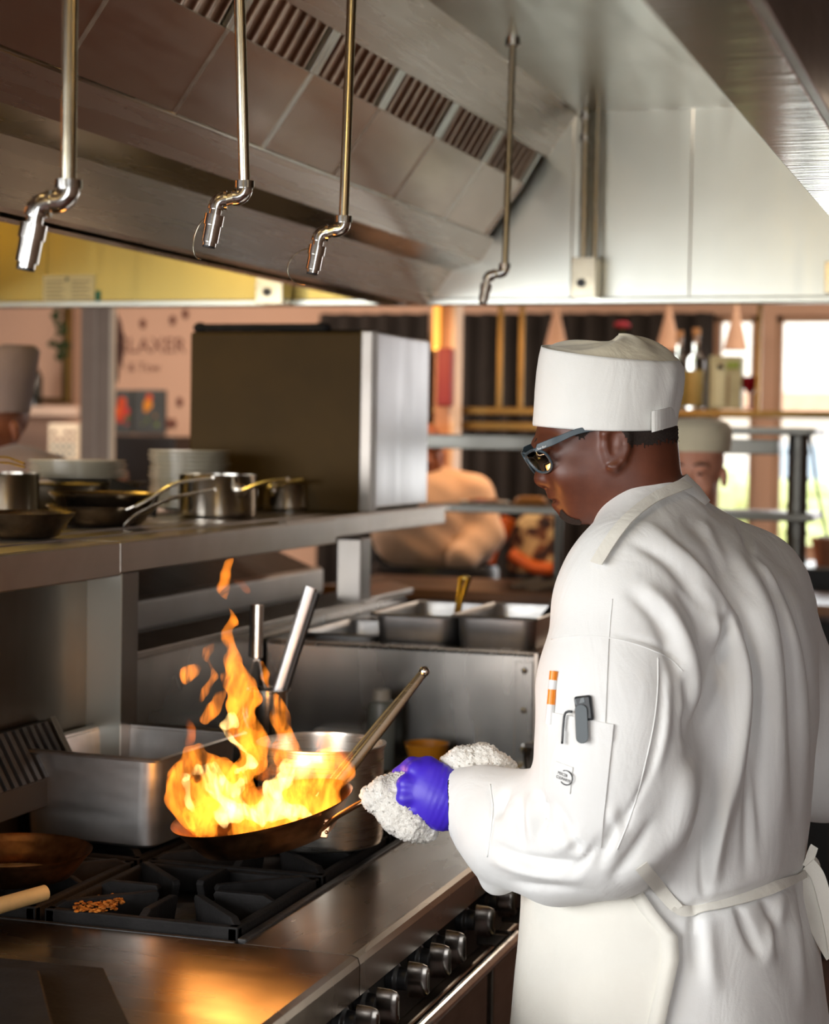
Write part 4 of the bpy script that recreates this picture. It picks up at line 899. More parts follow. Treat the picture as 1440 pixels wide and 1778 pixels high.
MB().tube([gp(911, 789, 13), gp(908, 787, 0), gp(911, 789, -13)], .002, 8).build('nose_bridge', M['frame'], fr, smooth=180)
text_mesh('Ray-Ban', 'temple_mark', .0042, gp(926, 782, 79)-FWD*.004, RT*.9+UP*.35, UP*.93-RT*.33, plain('white_print', (.8,.8,.8), .5), fr, .0002)
# ---- gloved hand closed round the towel-wrapped handle
def hand():
    h = .0022; lo = KL(672, 1470, 0); hi = KL(840, 1290, 0); G, ax = grid((lo[0], -.09, lo[2]), (hi[0], .09, hi[2]), h)
    k = lambda px, py, b=0: KL(px, py, b*.001)
    D = s_cap(G, k(830, 1394, 0), k(788, 1388, 0), .030, .033)                     # wrist inside the cuff
    D = smin(D, s_ell(G, k(752, 1374, -4), (.040, .028, .044)), .02)               # back of the hand
    D = smin(D, s_ell(G, k(768, 1398, -6), (.036, .026, .036)), .02)
    kn_ = [(722, 1338, 0), (706, 1362, -10), (704, 1386, -14), (716, 1412, -12)]   # knuckles from index to little finger
    mid = [(706, 1346, 40), (692, 1374, 34), (694, 1402, 30), (712, 1428, 24)]
    tip = [(742, 1372, 52), (730, 1398, 48), (732, 1420, 42), (744, 1432, 34)]
    for a, b, c, r in zip(kn_, mid, tip, (.0115, .0115, .011, .0098)):
        D = smin(D, s_chain(G, [(k(*a), r*1.12), (k(*b), r), (k(*c), r*.88)], .006), .007)
        D = smin(D, s_cap(G, k(758, 1378, -6), k(*a), .016, r*1.1), .008)
    D = smin(D, s_chain(G, [(k(772, 1362, 8), .018), (k(744, 1332, 12), .0145), (k(716, 1330, 22), .0120), (k(692, 1344, 30), .0105)], .008), .010)   # thumb along the top
    # stretched-glove creases
    X, Z = G[0]*1200+1200, 1200-G[2]*1200
    D = D+np.float32(.0007)*np.sin((X*.55+Z*.22)).astype(np.float32)*np.clip((X-730)/60, 0, 1)
    D = np.maximum(D, (G[0]-np.float32(k(826, 0)[0])))
    return surf_nets(D, (ax[0][0], ax[1][0], ax[2][0]), h)
gv, gq_ = hand(); gv = relax(gv, gq_, 1, .4); glove = add_part('glove', gv, gq_, M['glove'])
# far hand in front of the body (hidden from here)
mb = MB(); q0 = L2W(KL(1290, 1330, .33)); q1 = L2W(KL(1180, 1350, .36)); mb.tube([q0, q0*.4+q1*.6, q1], [.035, .04, .03], 14); mb.build('far_glove', M['glove'], chef, smooth=180)
# ---- pocket contents
th = thing('pocket_thermometer', 'black pocket thermometer clipped in the sleeve pocket', 'thermometer', on_j(1012, 1240, .0)[0])
M['th'] = plain('dark_grey_plastic', srgb(46,50,54), .35); M['th2'] = plain('grey_clip_plastic', srgb(84,92,96), .32)
def slab(pts, w, d, name, mat, parent, lift, bevel=.0015, taper=None):
    (a, b) = pts; pa, na = on_j(a[0], a[1], 0); pb, nb = on_j(b[0], b[1], 0); pa = pa+(CAM-pa)/np.linalg.norm(CAM-pa)*lift; pb = pb+(CAM-pb)/np.linalg.norm(CAM-pb)*lift; n = na+nb; n = n*.4-FWD*.8; n /= np.linalg.norm(n); t = pb-pa; L = np.linalg.norm(t); t /= L; n -= t*(n @ t); n /= np.linalg.norm(n); s = np.cross(t, n)
    return MB().obox((pa+pb)/2, t*L/2, s*w/2, n*d/2).build(name, mat, parent, bevel, 40)
slab(((1012,1208),(1017,1252)), .0225, .010, 'body', M['th'], th, .007, .003)
slab(((1006,1212),(1008,1222)), .014, .002, 'top_plate', M['th2'], th, .0125, .0008)
_a = on_j(1009, 1234, 0)[0]; _b = on_j(1011, 1280, 0)[0]; _a = _a+(CAM-_a)/np.linalg.norm(CAM-_a)*.017; _b = _b+(CAM-_b)/np.linalg.norm(CAM-_b)*.014
_t = (_b-_a)/np.linalg.norm(_b-_a); _s = np.cross(_t, FWD); _s /= np.linalg.norm(_s); _n = np.cross(_s, _t)
_o = [_a+.0082*(math.cos(x)*_s-math.sin(x)*_t) for x in np.linspace(0, math.pi, 10)]+[_b+.0082*(-math.cos(x)*_s+math.sin(x)*_t) for x in np.linspace(0, math.pi, 10)]
MB().rings([[p+_n*.0014 for p in _o], [p-_n*.0014 for p in _o]]).build('clip', M['th2'], th, .0007)
w0 = [on_j(a, b, .010)[0] for a, b in ((1000,1236),(993,1236),(988,1242),(986,1262),(984,1292))]
MB().tube(catmull(w0, 5), .0017, 8).build('probe_wire', M['th'], th, smooth=180)
pn_t = thing('marker_pen', 'orange and white marker pen in the sleeve pocket behind the thermometer', 'pen', on_j(962, 1235, .0)[0])
pz0, pz1 = on_j(960, 1236, .004)[0], on_j(966, 1166, .004)[0]; M['pen_w'] = plain('white_pen_plastic', (.82,.82,.82), .3); M['pen_o'] = plain('orange_pen_plastic', srgb(250,140,10), .35)
for t0, t1, m_, nm in ((-.3, .18, 'pen_w', 'barrel'), (.18, .55, 'pen_o', 'barrel_band'), (.55, .78, 'pen_w', 'cap_neck'), (.78, 1.0, 'pen_o', 'cap_end')):
    MB().tube([pz0+(pz1-pz0)*t0, pz0+(pz1-pz0)*t1], .0055, 14).build(nm, M[m_], pn_t, smooth=50)
# ---- towel wrapped over the pan handle
def towel():
    h = .0026; lo = KL(628, 1475, 0); hi = KL(925, 1285, 0); G, ax = grid((lo[0], -.12, lo[2]), (hi[0], .12, hi[2]), h)
    k = lambda px, py, b=0: KL(px, py, b*.001)
    D = s_chain(G, [(k(648, 1384, 12), .012), (k(668, 1378, 10), .018), (k(700, 1378, 16), .025), (k(740, 1378, 26), .028)], .02)
    D = smin(D, s_chain(G, [(k(656, 1392, 8), .014), (k(690, 1415, 0), .022), (k(722, 1432, -2), .020), (k(744, 1446, -2), .010)], .015), .015)
    D = smin(D, s_chain(G, [(k(778, 1345, 22), .018), (k(802, 1328, 18), .020), (k(834, 1322, 16), .021), (k(868, 1340, 16), .020), (k(896, 1366, 18), .014)], .015), .012)
    D = smin(D, s_chain(G, [(k(800, 1345, 34), .02), (k(840, 1352, 36), .02), (k(885, 1372, 30), .014)], .015), .02)
    X, Y, Z = G; nz = np.sin(X*900)*np.sin(Z*870+1)*np.sin(Y*910)
    D = D+np.float32(.0013)*nz.astype(np.float32)+np.float32(.0025)*(np.sin(X*110+Z*60)*np.sin(Z*90-Y*70)).astype(np.float32)
    return surf_nets(D, (ax[0][0], ax[1][0], ax[2][0]), h)
tv, tq = towel()
tw = thing('kitchen_towel', 'white terry towel wrapped round the pan handle in the gloved hand', 'towel', L2W(KL(700, 1450, .0)))
rr_ = np.random.RandomState(3); tv = tv+vnormals(tv, tq)*(rr_.rand(len(tv), 1)*.0048)
finish('terry_cloth', mesh_np('terry_cloth', L2W(tv)-np.array(tw.location), tq), M['terry'], tw, smooth=180)
st_ = [L2W(KL(852, 1343, -.012)), L2W(KL(836, 1347, -.010))]
MB().obox(L2W(KL(845, 1346, -.006)), RT*.008-UP*.002, UP*.004, FWD*.002).build('blue_stripe', plain('blue_weave', srgb(20,70,120), .8), tw, .001)
# ------------------------------------------------------------------ pots and pans
def basis(n):
    n = np.array(n, float); n /= np.linalg.norm(n); a = RT-n*(RT @ n); a /= np.linalg.norm(a); b = np.cross(n, a); return Matrix(((a[0], b[0], n[0]), (a[1], b[1], n[1]), (a[2], b[2], n[2])))
def fry_shell(c, r, depth, Mx=None, n=56):
    return MB().lathe([(.001, -depth), (r*.66, -depth), (r*.74, -depth*.93), (r*.84, -depth*.6), (r*.97, -.004), (r, 0), (r+.0015, .0012), (r+.0005, -.001), (r*.965, -.006), (r*.82, -depth*.58), (r*.73, -depth*.88), (r*.65, -depth*.93), (.001, -depth*.93)][::-1], c, n, Mx)
def flat_handle(pts, ws, hs, upv):
    R = []; P = [np.array(p, float) for p in pts]
    for i, p in enumerate(P):
        t = P[min(i+1, len(P)-1)]-P[max(i-1, 0)]; t /= np.linalg.norm(t); s = np.cross(t, upv); s /= np.linalg.norm(s); u = np.cross(s, t)
        R.append([p+s*ws[i]*math.cos(a)+u*hs[i]*math.sin(a) for a in np.linspace(0, 2*math.pi, 12, endpoint=False)])
    return MB().rings(R)
# the flaming pan
FC = at(455, 1402, d=2.90); fn = UP*1.0-RT*.20-FWD*.10
t = thing('frying_pan', 'heat-browned frying pan full of flames held over the burners', 'pan', FC-UP*.06)
FM = basis(fn)
fry_shell(FC, .140, .052, FM).build('pan_bowl', M['copper'], t, smooth=60)
ha = [at(560, 1446, d=2.815), at(578, 1424, d=2.80), at(604, 1407, d=2.79), at(640, 1389, d=2.782), at(690, 1376, d=2.775), at(745, 1370, d=2.772)]
ho = flat_handle(catmull(ha, 4), [.010]*21, list(np.linspace(.0035, .0055, 21)), UP).build('handle', M['copper_rim'], t, smooth=60)
MB().obox(at(566, 1438, d=2.808), (RT*.25+UP*.97)*.015, RT*.006-FWD*.003, FWD*.004).build('handle_bracket', M['copper_rim'], ho, .002)
for dx in (-1, 1): MB().sphere(at(566+dx*1.5, 1438+dx*7, d=2.803), .0032, 8, 6).build('rivet', M['copper_rim'], ho, smooth=180)
# small browned pan, left
c = at(22, 1476, z=.985)
t = thing('small_pan', 'small browned frying pan resting on the left burner', 'pan', (c[0], c[1], .943))
fry_shell(c, .120, .042).build('pan_bowl', M['copper'], t, smooth=60)
MB().lathe([(.001, 0), (.05, .002), (.075, .0005)], (c[0], c[1], .9475), 24).build('oil_residue', plain('milky_oil', srgb(150,135,110), .15, 0, .4, 30), t, smooth=180)
hd_ = -RT*.5-FWD*.86; hp = [c+hd_*.10+UP*-.01, c+hd_*.15+UP*.005, c+hd_*.28+UP*.03]; flat_handle(hp, [.012, .011, .012], [.005, .004, .005], UP).build('handle', M['copper_rim'], t, smooth=60)
# deep steel pan
cs = [at(42, 1296, z=1.098), at(308, 1322, z=1.098), at(398, 1266, z=1.098), at(168, 1250, z=1.098)]
cc = sum(cs)/4; ex = (cs[1]-cs[0]+cs[2]-cs[3])/2; rot = math.atan2(ex[1], ex[0])
ew = np.linalg.norm(ex); el = np.linalg.norm((cs[3]-cs[0]+cs[2]-cs[1])/2)
hp_ = gn_pan('deep_pan', 'deep empty rectangular steel pan standing on the back burners', cc[0], cc[1], ew, min(el, .33), .155, .943, M['pan_steel'], None, rot)
# stockpot with tongs
PC = np.array([-.272, .565, .943]); PR, PH = .106, .168
t = thing('stockpot', 'straight-sided steel stockpot behind the flaming pan', 'pot', PC)
MB().lathe([(.001, 0), (PR-.012, 0), (PR-.003, .004), (PR, .014), (PR, PH-.004), (PR+.004, PH-.002), (PR+.004, PH+.001), (PR-.002, PH+.001), (PR-.003, PH-.006), (PR-.003, .016), (PR-.014, .004), (.001, .003)], PC, 56).build('pot_wall', M['stockpot'], t, smooth=45)
for s in (1,):
    e = RT*s; q = PC+np.array([0, 0, PH*.60]); pts = [q+e*PR*.97-FWD*.03, q+e*(PR+.03)+UP*.02-FWD*.035, q+e*(PR+.045)+UP*.034, q+e*(PR+.03)+UP*.02+FWD*.035, q+e*PR*.97+FWD*.03]
    MB().tube(catmull(pts, 6), .0055, 12).build('loop_handle', M['chrome'], t, smooth=60)
MB().lathe([(.001, 0), (PR-.005, 0)], PC+np.array([0, 0, .09]), 40).build('stock', plain('brown_stock', srgb(96,66,36), .12), t)
t = thing('steel_tongs', 'bare steel tongs standing in the stockpot', 'tongs', at(620, 1340, d=3.0))
b0 = at(606, 1330, d=3.02); b1 = at(737, 1166, d=3.10)
for s in (-1, 1):
    o = RT*.006*s+UP*.004*s; flat_handle([b0-(b1-b0)*.3+o*1.6, b0+o*1.8, (b0+b1)/2+o*1.4, b1+o*.5], [.009, .009, .008, .006], [.0022]*4, RT*.7+UP*.7).build('tong_arm', steel('tong_steel_%d' % s, (.46,.42,.34), .25), t, smooth=60)
MB().sphere(b1, (.009, .009, .009), 12, 8).build('hinge', M['chrome'], t, smooth=180)
# ---- small wares on the far end of the range top
wc = at(464, 1396, z=RZ); WR = .038; WH = .222
t = thing('utensil_canister', 'round steel canister holding whisk and ladle', 'canister', wc)
MB().lathe([(.001, 0), (WR-.004, 0), (WR-.001, .004), (WR-.001, WH-.005), (WR+.004, WH-.003), (WR+.004, WH), (WR-.002, WH), (WR-.003, .005), (.001, .004)], wc, 40).build('canister_wall', M['pot'], t, smooth=45)
wd_ = float((wc-CAM) @ FWD)
t = thing('whisk', 'steel balloon whisk standing handle up in the canister', 'whisk', at(447, 1290, d=wd_))
MB().tube([at(446, 1142, d=wd_), at(448, 1050, d=wd_)], [.011, .0115], 16).build('handle', M['pot'], t, smooth=60)
MB().tube([at(437, 1140, d=wd_+.004), at(440, 1050, d=wd_+.004)], .006, 10).build('handle_ring', M['black'], t, smooth=60)
for k in range(8):
    a = math.pi*k/8; e = RT*math.cos(a)+FWD*math.sin(a)
    pts = [at(446, 1140, d=wd_)+e*.004, at(444, 1180, d=wd_)+e*.014, at(443, 1230, d=wd_)+e*.026, at(443, 1265, d=wd_)+e*.014, at(443, 1275, d=wd_)]
    MB().tube(catmull(pts, 4), .0009, 5).build('wire', M['chrome'], t, smooth=180)
t = thing('steel_ladle', 'long flat-handled steel ladle leaning out of the canister', 'ladle', at(478, 1270, d=wd_))
l0, l1 = at(480, 1210, d=wd_-.01), at(540, 1020, d=wd_-.01)
flat_handle([l0-(l1-l0)*.35, l0, l1], [.011, .012, .013], [.004, .004, .005], FWD).build('handle', M['pan_steel'], t, smooth=60)
flat_handle([l0-(l1-l0)*.35+RT*.013, l0+RT*.014, l1+RT*.012-UP*.01], [.006]*3, [.005]*3, FWD).build('handle_back', M['black'], t, smooth=60)
MB().sphere(l0-(l1-l0)*.42, (.022, .022, .014), 14, 8).build('ladle_bowl', M['pot'], t, smooth=180)
def tub(name, label, cat, px, py, r, h, mat, lid=None, z=RZ, group=None, taper=1.0):
    c = at(px, py, z=z); t = thing(name, label, cat, c, group)
    MB().lathe([(.001, 0), (r*taper*.95, 0), (r*taper, .004), (r, h), (r-.002, h), (r*taper-.003, .005), (.001, .004)], c, 36).build('tub_wall', mat, t, smooth=45)
    if lid is not None: MB().lathe([(.001, h+.004), (r+.001, h+.004), (r+.004, h+.001), (r+.004, h-.006), (r+.001, h-.006)], c, 36).build('lid', lid, t, smooth=45)
    return t, c
M['tubw'] = plain('translucent_tub_plastic', srgb(196,190,176), .35, 0, .05, 10)
tub('food_tub', 'lidded pale plastic tub behind the stockpot', 'tub', 588, 1318, .052, .06, M['tubw'], M['tubw'])
t, c = tub('orange_cup', 'small orange tapered cup on the range top beside the towel', 'cup', 741, 1344, .048, .066, plain('orange_ceramic', srgb(232,150,40), .35, 0, .05, 20), None, RZ, None, .62)
MB().lathe([(.001, .05), (.040, .05)], c, 24).build('contents', plain('pale_sauce', srgb(228,178,96), .4), t)
sb = at(661, 1334, z=RZ); t = thing('squeeze_bottle', 'clear plastic squeeze bottle standing before the steel side panel', 'bottle', sb)
M['clearp'] = plain('cloudy_clear_plastic', srgb(170,176,170), .25, 0, .06, 12, **{'Transmission Weight': .45})
MB().lathe([(.001, 0), (.028, 0), (.030, .004), (.030, .13), (.027, .142), (.018, .146)], sb, 32).build('bottle_body', M['clearp'], t, smooth=45)
MB().lathe([(.019, .146), (.019, .168), (.016, .170), (.001, .170)], sb, 24).build('cap', M['tubw'], t, smooth=45)
MB().lathe([(.001, .002), (.0285, .002), (.0285, .045), (.001, .045)], sb, 24).build('liquid', plain('amber_oil', srgb(150,110,40), .2), t)
ju = at(950, 1368, z=RZ); t = thing('plastic_jug', 'clear smoky plastic jug half hidden behind the chef\'s sleeve', 'jug', ju)
MB().lathe([(.001, 0), (.036, 0), (.042, .006), (.052, .085), (.054, .086), (.049, .085), (.038, .008), (.001, .004)], ju, 36).build('jug_wall', glass('smoky_plastic', (.55,.52,.5), .05, 1.3), t, smooth=45)
MB().tube([at(918, 1300, d=float((ju-CAM) @ FWD)), at(910, 1318, d=float((ju-CAM) @ FWD)), at(916, 1340, d=float((ju-CAM) @ FWD))], .003, 8).build('jug_handle', M['clearp'], t, smooth=60)
kf = at(884, 1333, z=RZ+.01); t = thing('small_knife', 'small brass-coated utensil lying beyond the towel', 'utensil', kf)
flat_handle([kf-RT*.03, kf, kf+RT*.028+UP*.004], [.004, .006, .005], [.003]*3, UP).build('handle', M['brass'], t, smooth=60)
ws0, ws1 = at(78, 1550, z=.962), at(-70, 1592, z=.955)
t = thing('wooden_spoon', 'pale round wooden spoon handle poking in from the left edge', 'spoon', ws0)
wood = plain('pale_beech', srgb(206,172,116), .55, 0, .12, 30, .15, 90)
MB().tube([ws0+(ws0-ws1)*.01, ws0, ws1], [.0095, .0115, .012], 18).build('handle', wood, t, smooth=50)
MB().sphere(ws1+(ws1-ws0)*.25, (.045, .035, .012), 16, 8).build('spoon_bowl', wood, t, smooth=180)
# ------------------------------------------------------------------ wares on the overshelf
def saucepan(px, py, r, h, label, hdl, mat, name='saucepan'):
    c = at(px, py, z=SZ+.003); t = thing(name, label, 'saucepan', c, 'steel saucepans on the overshelf')
    MB().lathe([(.001, 0), (r-.008, 0), (r-.001, .005), (r, .012), (r, h-.003), (r+.003, h), (r-.002, h), (r-.003, .012), (.001, .006)], c, 44).build('pan_wall', mat, t, smooth=45)
    if hdl:
        a = c+np.array([0, 0, h*.72]); d0 = at(hdl[0], hdl[1], d=float((a-CAM) @ FWD)-r*.9); d1 = at(hdl[2], hdl[3], d=float((a-CAM) @ FWD)-r*.9-.04)
        s0 = a+(d0-a)/np.linalg.norm(d0-a)*r*.98
        ho = flat_handle(catmull([s0, d0, (d0+d1)/2+UP*.006, d1], 4), [.011]*13, [.005]*13, UP).build('handle', M['pot'], t, smooth=60)
        MB().sphere(s0, (.018, .012, .018), 12, 8).build('handle_mount', M['pot'], ho, smooth=180)
    return t
saucepan(8, 893, .078, .095, 'polished saucepan cut by the left edge of the frame', None, M['pot'])
saucepan(378, 897, .090, .098, 'large polished saucepan at the front of the overshelf with handle to the right', (420, 852, 500, 832), M['pot'])
saucepan(500, 885, .072, .068, 'smaller saucepan beside the steel cabinet', (470, 850, 530, 832), M['pot'])
def shelf_fry(px, py, r, h, label, hdl, zoff=0):
    c = at(px, py, z=SZ+.003)+np.array([0, 0, h+zoff]); t = thing('shelf_frying_pan', label, 'pan', c-np.array([0, 0, h]), 'frying pans on the overshelf')
    fry_shell(c, r, h).build('pan_bowl', M['carbon'], t, smooth=60)
    if hdl:
        d = float((c-CAM) @ FWD); pts = [at(a, b, d=d+o) for a, b, o in hdl]
        ho = flat_handle(catmull(pts, 4), list(np.linspace(.008, .013, (len(pts)-1)*4+1)), [.004]*((len(pts)-1)*4+1), UP).build('handle', M['pot'], t, smooth=60)
    return t
shelf_fry(28, 932, .105, .044, 'browned frying pan at the left front of the overshelf', None)
shelf_fry(176, 912, .112, .040, 'lower of two stacked frying pans with handles to the right', [(218, 912, -.09), (240, 893, -.10), (300, 865, -.11), (374, 850, -.12)])
shelf_fry(180, 912, .112, .040, 'upper of two stacked frying pans with handles to the right', [(222, 885, -.09), (250, 872, -.10), (310, 838, -.11), (370, 829, -.12)], .026)
def plates(px, py, r, n, step, base_h, label, grp, z0=None):
    c = at(px, py, z=SZ+.003)
    for k in range(n):
        z = c[2]+base_h+k*step
        tl = '%s white plate down in the stack %s' % (('topmost', 'second', 'third', 'fourth', 'fifth', 'sixth', 'seventh', 'eighth', 'ninth', 'tenth', 'eleventh', 'twelfth', 'thirteenth', 'bottom')[n-k-1], grp)
        o = MB().lathe([(.001, 0), (r*.55, 0), (r*.6, .002), (r*.98, step*1.35), (r, step*1.4), (r, step*1.4+.003), (r*.97, step*1.4+.003), (r*.62, .007), (.001, .006)], (c[0]+rnd.uniform(-.004,.004), c[1]+rnd.uniform(-.004,.004), z), 40).build('plate', M['china'], None, smooth=50)
        tag(o, tl, 'plate', 'plates '+grp)
    return c
pc_ = at(140, 886, z=SZ+.003)
gn_pan('dark_shelf_pan', 'dark rectangular pan on the overshelf under a stack of plates', pc_[0]-.0, pc_[1], .24, .24, .07, SZ+.003, M['dark_steel'])
plates(136, 886, .118, 5, .009, .071, 'white plate inside the low stack behind the frying pans', 'behind the frying pans')
plates(328, 887, .100, 14, .0102, 0, 'white plate inside the tall stack behind the large saucepan', 'behind the large saucepan')
g0 = at(232, 897, z=SZ+.003); t = thing('ridged_grill_plate', 'black ridged grill plate propped behind the stacked pans', 'plate', g0)
gx, gy = RT*.055-UP*.022, FWD*.02+UP*.022
MB().obox(g0+UP*.045, gx, gy, np.cross(gx, gy)/np.linalg.norm(np.cross(gx, gy))*.004).build('plate_base', M['iron'], t, .002)
for k in range(12): MB().obox(g0+UP*.045+gx*(-.92+k*.167)+np.cross(gx, gy)/np.linalg.norm(np.cross(gx, gy))*-.006, gx*.03, gy*.96, np.cross(gx, gy)/np.linalg.norm(np.cross(gx, gy))*.004).build('ridge', M['iron_worn'], t)
c = at(416, 888, z=SZ+.003); t = thing('black_jug', 'black jug between the plate stack and the steel cabinet', 'jug', c)
MB().lathe([(.001, 0), (.028, 0), (.03, .005), (.026, .06), (.03, .075), (.027, .075), (.023, .06), (.001, .01)], c, 28).build('jug_wall', M['black'], t, smooth=45)
MB().tube(catmull([c+RT*.026+UP*.06, c+RT*.042+UP*.055, c+RT*.04+UP*.03, c+RT*.028+UP*.02], 5), .003, 8).build('jug_handle', M['pot'], t, smooth=60)
c = at(15, 800, d=3.5); t = thing('gold_tongs', 'gold-coloured tongs lying across the saucepan at the left edge', 'tongs', c)
for s in (0, 1): flat_handle([c-RT*.1+UP*.012*s, c-UP*.004+UP*.01*s, c+RT*.03-UP*.012+UP*.006*s], [.006]*3, [.002]*3, UP).build('tong_arm', M['brass'], t, smooth=60)
# ------------------------------------------------------------------ fire
fire = thing('flames', 'tall orange and yellow flames leaping from the frying pan', 'flames', FC-UP*.04)
def fl(px, py, r, b=0.0): d = 2.90+b; q = KL(px, py, d-DREF); return (q, r*d/FPX)
def flame_field(chains, k, h, lo, hi, wob=1.0):
    L = KL(lo[0], lo[1], .15); H = KL(hi[0], hi[1], .15); G, ax = grid((L[0], .0, L[2]), (H[0], .31, H[2]), h); D = None
    X, Y, Z = G; sx = np.float32(wob)*(np.float32(.006)*np.sin(Z*55+Y*31)+np.float32(.0035)*np.sin(Z*123+X*60+2)); sy = np.float32(wob)*np.float32(.007)*np.sin(Z*61+X*40+1)
    P = [X+sx.astype(np.float32), Y+sy.astype(np.float32), Z]
    for c in chains:
        d = s_chain(P, c, k) if len(c) > 1 else s_cap(P, c[0][0], c[0][0]+np.array([0,0,1e-4]), c[0][1], c[0][1]); D = d if D is None else smin(D, d, k)
    n = np.sin(X*170+Z*60)*np.sin(Z*110-Y*140)*np.sin(Y*150+X*50+1); D = D+np.float32(.004*wob)*n.astype(np.float32)
    return surf_nets(D, (ax[0][0], ax[1][0], ax[2][0]), h)
def fire_mat(name, col, s, lo=.38, hi=.62, scale=26, smoothv=0.15):
    q = NT(name); q.t.nodes.remove(q.b); e = q.n('ShaderNodeEmission'); e.inputs[0].default_value = (*col, 1)
    v = q.coord((1.3, 1.3, .55)); n = q.noise(v, scale, 3, .6, 1.6); q.l(q.val(n, s*smoothv, s*1.8, lo, hi), e.inputs[1]); q.l(e.outputs[0], q.out.inputs['Volume']); return q.m
M['flame_o'] = fire_mat('orange_flame', (1.0, .26, .018), 48, .42, .60)
M['flame_y'] = fire_mat('yellow_flame', (1.0, .60, .20), 66, .40, .58, 34, .12)
M['flame_r'] = fire_mat('faint_red_flame', (1.0, .20, .015), 22, .42, .66)
def fire_part(name, chains, k, mat, h=.004, lo=(270, 1470), hi=(640, 950), wob=1.0):
    V, Q = flame_field(chains, k, h, lo, hi, wob); return finish(name, mesh_np(name, L2W(V)-np.array(fire.location), Q), mat, fire, smooth=180)
fire_part('flame_body', [
  [fl(325,1415,24), fl(318,1370,24,-.02), fl(320,1335,20), fl(330,1312,13), fl(345,1296,5)],
  [fl(350,1425,30,.03), fl(370,1390,34), fl(385,1350,26,.02), fl(360,1320,14)],
  [fl(420,1430,30,-.03), fl(430,1400,32), fl(420,1370,26), fl(425,1345,16)],
  [fl(480,1425,32,.02), fl(510,1390,36), fl(530,1345,32,.03), fl(560,1325,22), fl(585,1310,8)],
  [fl(540,1415,28,-.03), fl(570,1380,24), fl(595,1345,14), fl(607,1330,6)],
  [fl(500,1340,26), fl(490,1300,20), fl(500,1270,14), fl(494,1245,10), fl(484,1222,7), fl(478,1205,3)],
 ], .016, M['flame_o'])
fire_part('flame_tongue', [
  [fl(400,1360,14,.02), fl(425,1335,22), fl(436,1300,26), fl(430,1260,25), fl(424,1220,24), fl(416,1190,22), fl(408,1165,15), fl(406,1140,9), fl(402,1110,9), fl(398,1080,6), fl(391,1056,3)],
  [fl(412,1195,16), fl(390,1185,12), fl(380,1178,4)],
  [fl(440,1330,14), fl(430,1345,12)],
 ], .012, M['flame_o'], .0034)
fire_part('flame_tip', [[fl(392,1040,4), fl(386,1022,9), fl(394,998,9), fl(402,978,5), fl(407,969,2)]], .008, M['flame_o'], .003, (350, 1060), (450, 955), .6)
fire_part('flamelet', [[fl(318,1182,5), fl(325,1170,13), fl(338,1160,8)]], .008, M['flame_o'], .003, (290, 1210), (370, 1130), .6)
fire_part('flamelet', [[fl(360,1142,7), fl(366,1128,8), fl(372,1118,3)], [fl(365,1150,3), fl(366,1175,6), fl(356,1200,7), fl(348,1216,4)]], .006, M['flame_o'], .003, (320, 1240), (400, 1100), .5)
fire_part('flamelet', [[fl(362,1250,9), fl(372,1232,12), fl(384,1210,9), fl(390,1195,3)]], .008, M['flame_o'], .003, (330, 1280), (420, 1180), .6)
fire_part('flamelet', [[fl(452,1150,3), fl(458,1172,7), fl(466,1192,4)]], .006, M['flame_o'], .003, (430, 1210), (490, 1130), .5)
fire_part('faint_flame', [[fl(328,1290,8), fl(334,1262,8), fl(337,1245,3)], [fl(410,1010,6), fl(420,1020,8), fl(426,1008,3)], [fl(590,1320,20), fl(560,1295,14), fl(565,1278,4)], [fl(460,1345,14), fl(475,1330,10)]], .008, M['flame_r'], .0035)
fire_part('flame_core', [
  [fl(335,1400,8), fl(330,1360,7), fl(340,1330,8), fl(360,1335,9), fl(385,1360,13), fl(400,1385,14)],
  [fl(380,1420,14), fl(410,1405,18), fl(450,1412,16), fl(490,1398,18), fl(530,1412,13)],
  [fl(475,1400,18), fl(488,1370,20), fl(492,1340,16), fl(515,1322,10), fl(545,1318,6)],
  [fl(400,1370,10), fl(418,1366,10), fl(428,1358,6)],
  [fl(404,1262,5), fl(408,1245,7), fl(403,1255,6)], [fl(412,1300,5), fl(404,1285,5), fl(420,1330,7), fl(408,1345,6)],
 ], .01, M['flame_y'], .0032, (270, 1470), (640, 1200), 1.9)
for (a, b, w) in ((380, 1390, 1.1), (510, 1380, 1.3), (420, 1280, .8)):
    _l = bpy.data.lights.new('flame_light', 'POINT'); _l.energy = w; _l.color = (1, .42, .10); _l.shadow_soft_size = .05
    _o = bpy.data.objects.new('flame_light', _l); COL.objects.link(_o); _o.location = at(a, b, d=2.90)
# ------------------------------------------------------------------ dining room and pass beyond the cook line
def bxy(px0, px1, py0, py1, Y, th):
    a, b = at(px0, py0, y=Y), at(px1, py1, y=Y); c, e = at(px0, py1, y=Y), at(px1, py0, y=Y)
    return (a[0]+c[0])/2, (b[0]+e[0])/2, Y, Y+th, (c[2]+b[2])/2, (a[2]+e[2])/2
def pbox(px0, px1, py0, py1, Y, th): x0, x1, y0, y1, z0, z1 = bxy(px0, px1, py0, py1, Y, th); return MB().box(x0, x1, y0, y1, z0, z1)
YW = 7.1
wx = [at(p, 700, y=YW)[0] for p in (1238, 1312, 1345, 1560)]
zt, zb = at(1300, 548, y=YW)[2], at(1300, 955, y=YW)[2]
mb = MB(); mb.box(WX0, wx[0], YW, YW+.1, 0, WZ); mb.box(wx[0], WX1, YW, YW+.1, zt, WZ); mb.box(wx[0], WX1, YW, YW+.1, 0, zb); mb.box(wx[1], wx[2], YW, YW+.1, zb, zt); mb.box(wx[3], WX1, YW, YW+.1, zb, zt)
structure(mb.build('wall_back', M['wall_d']))
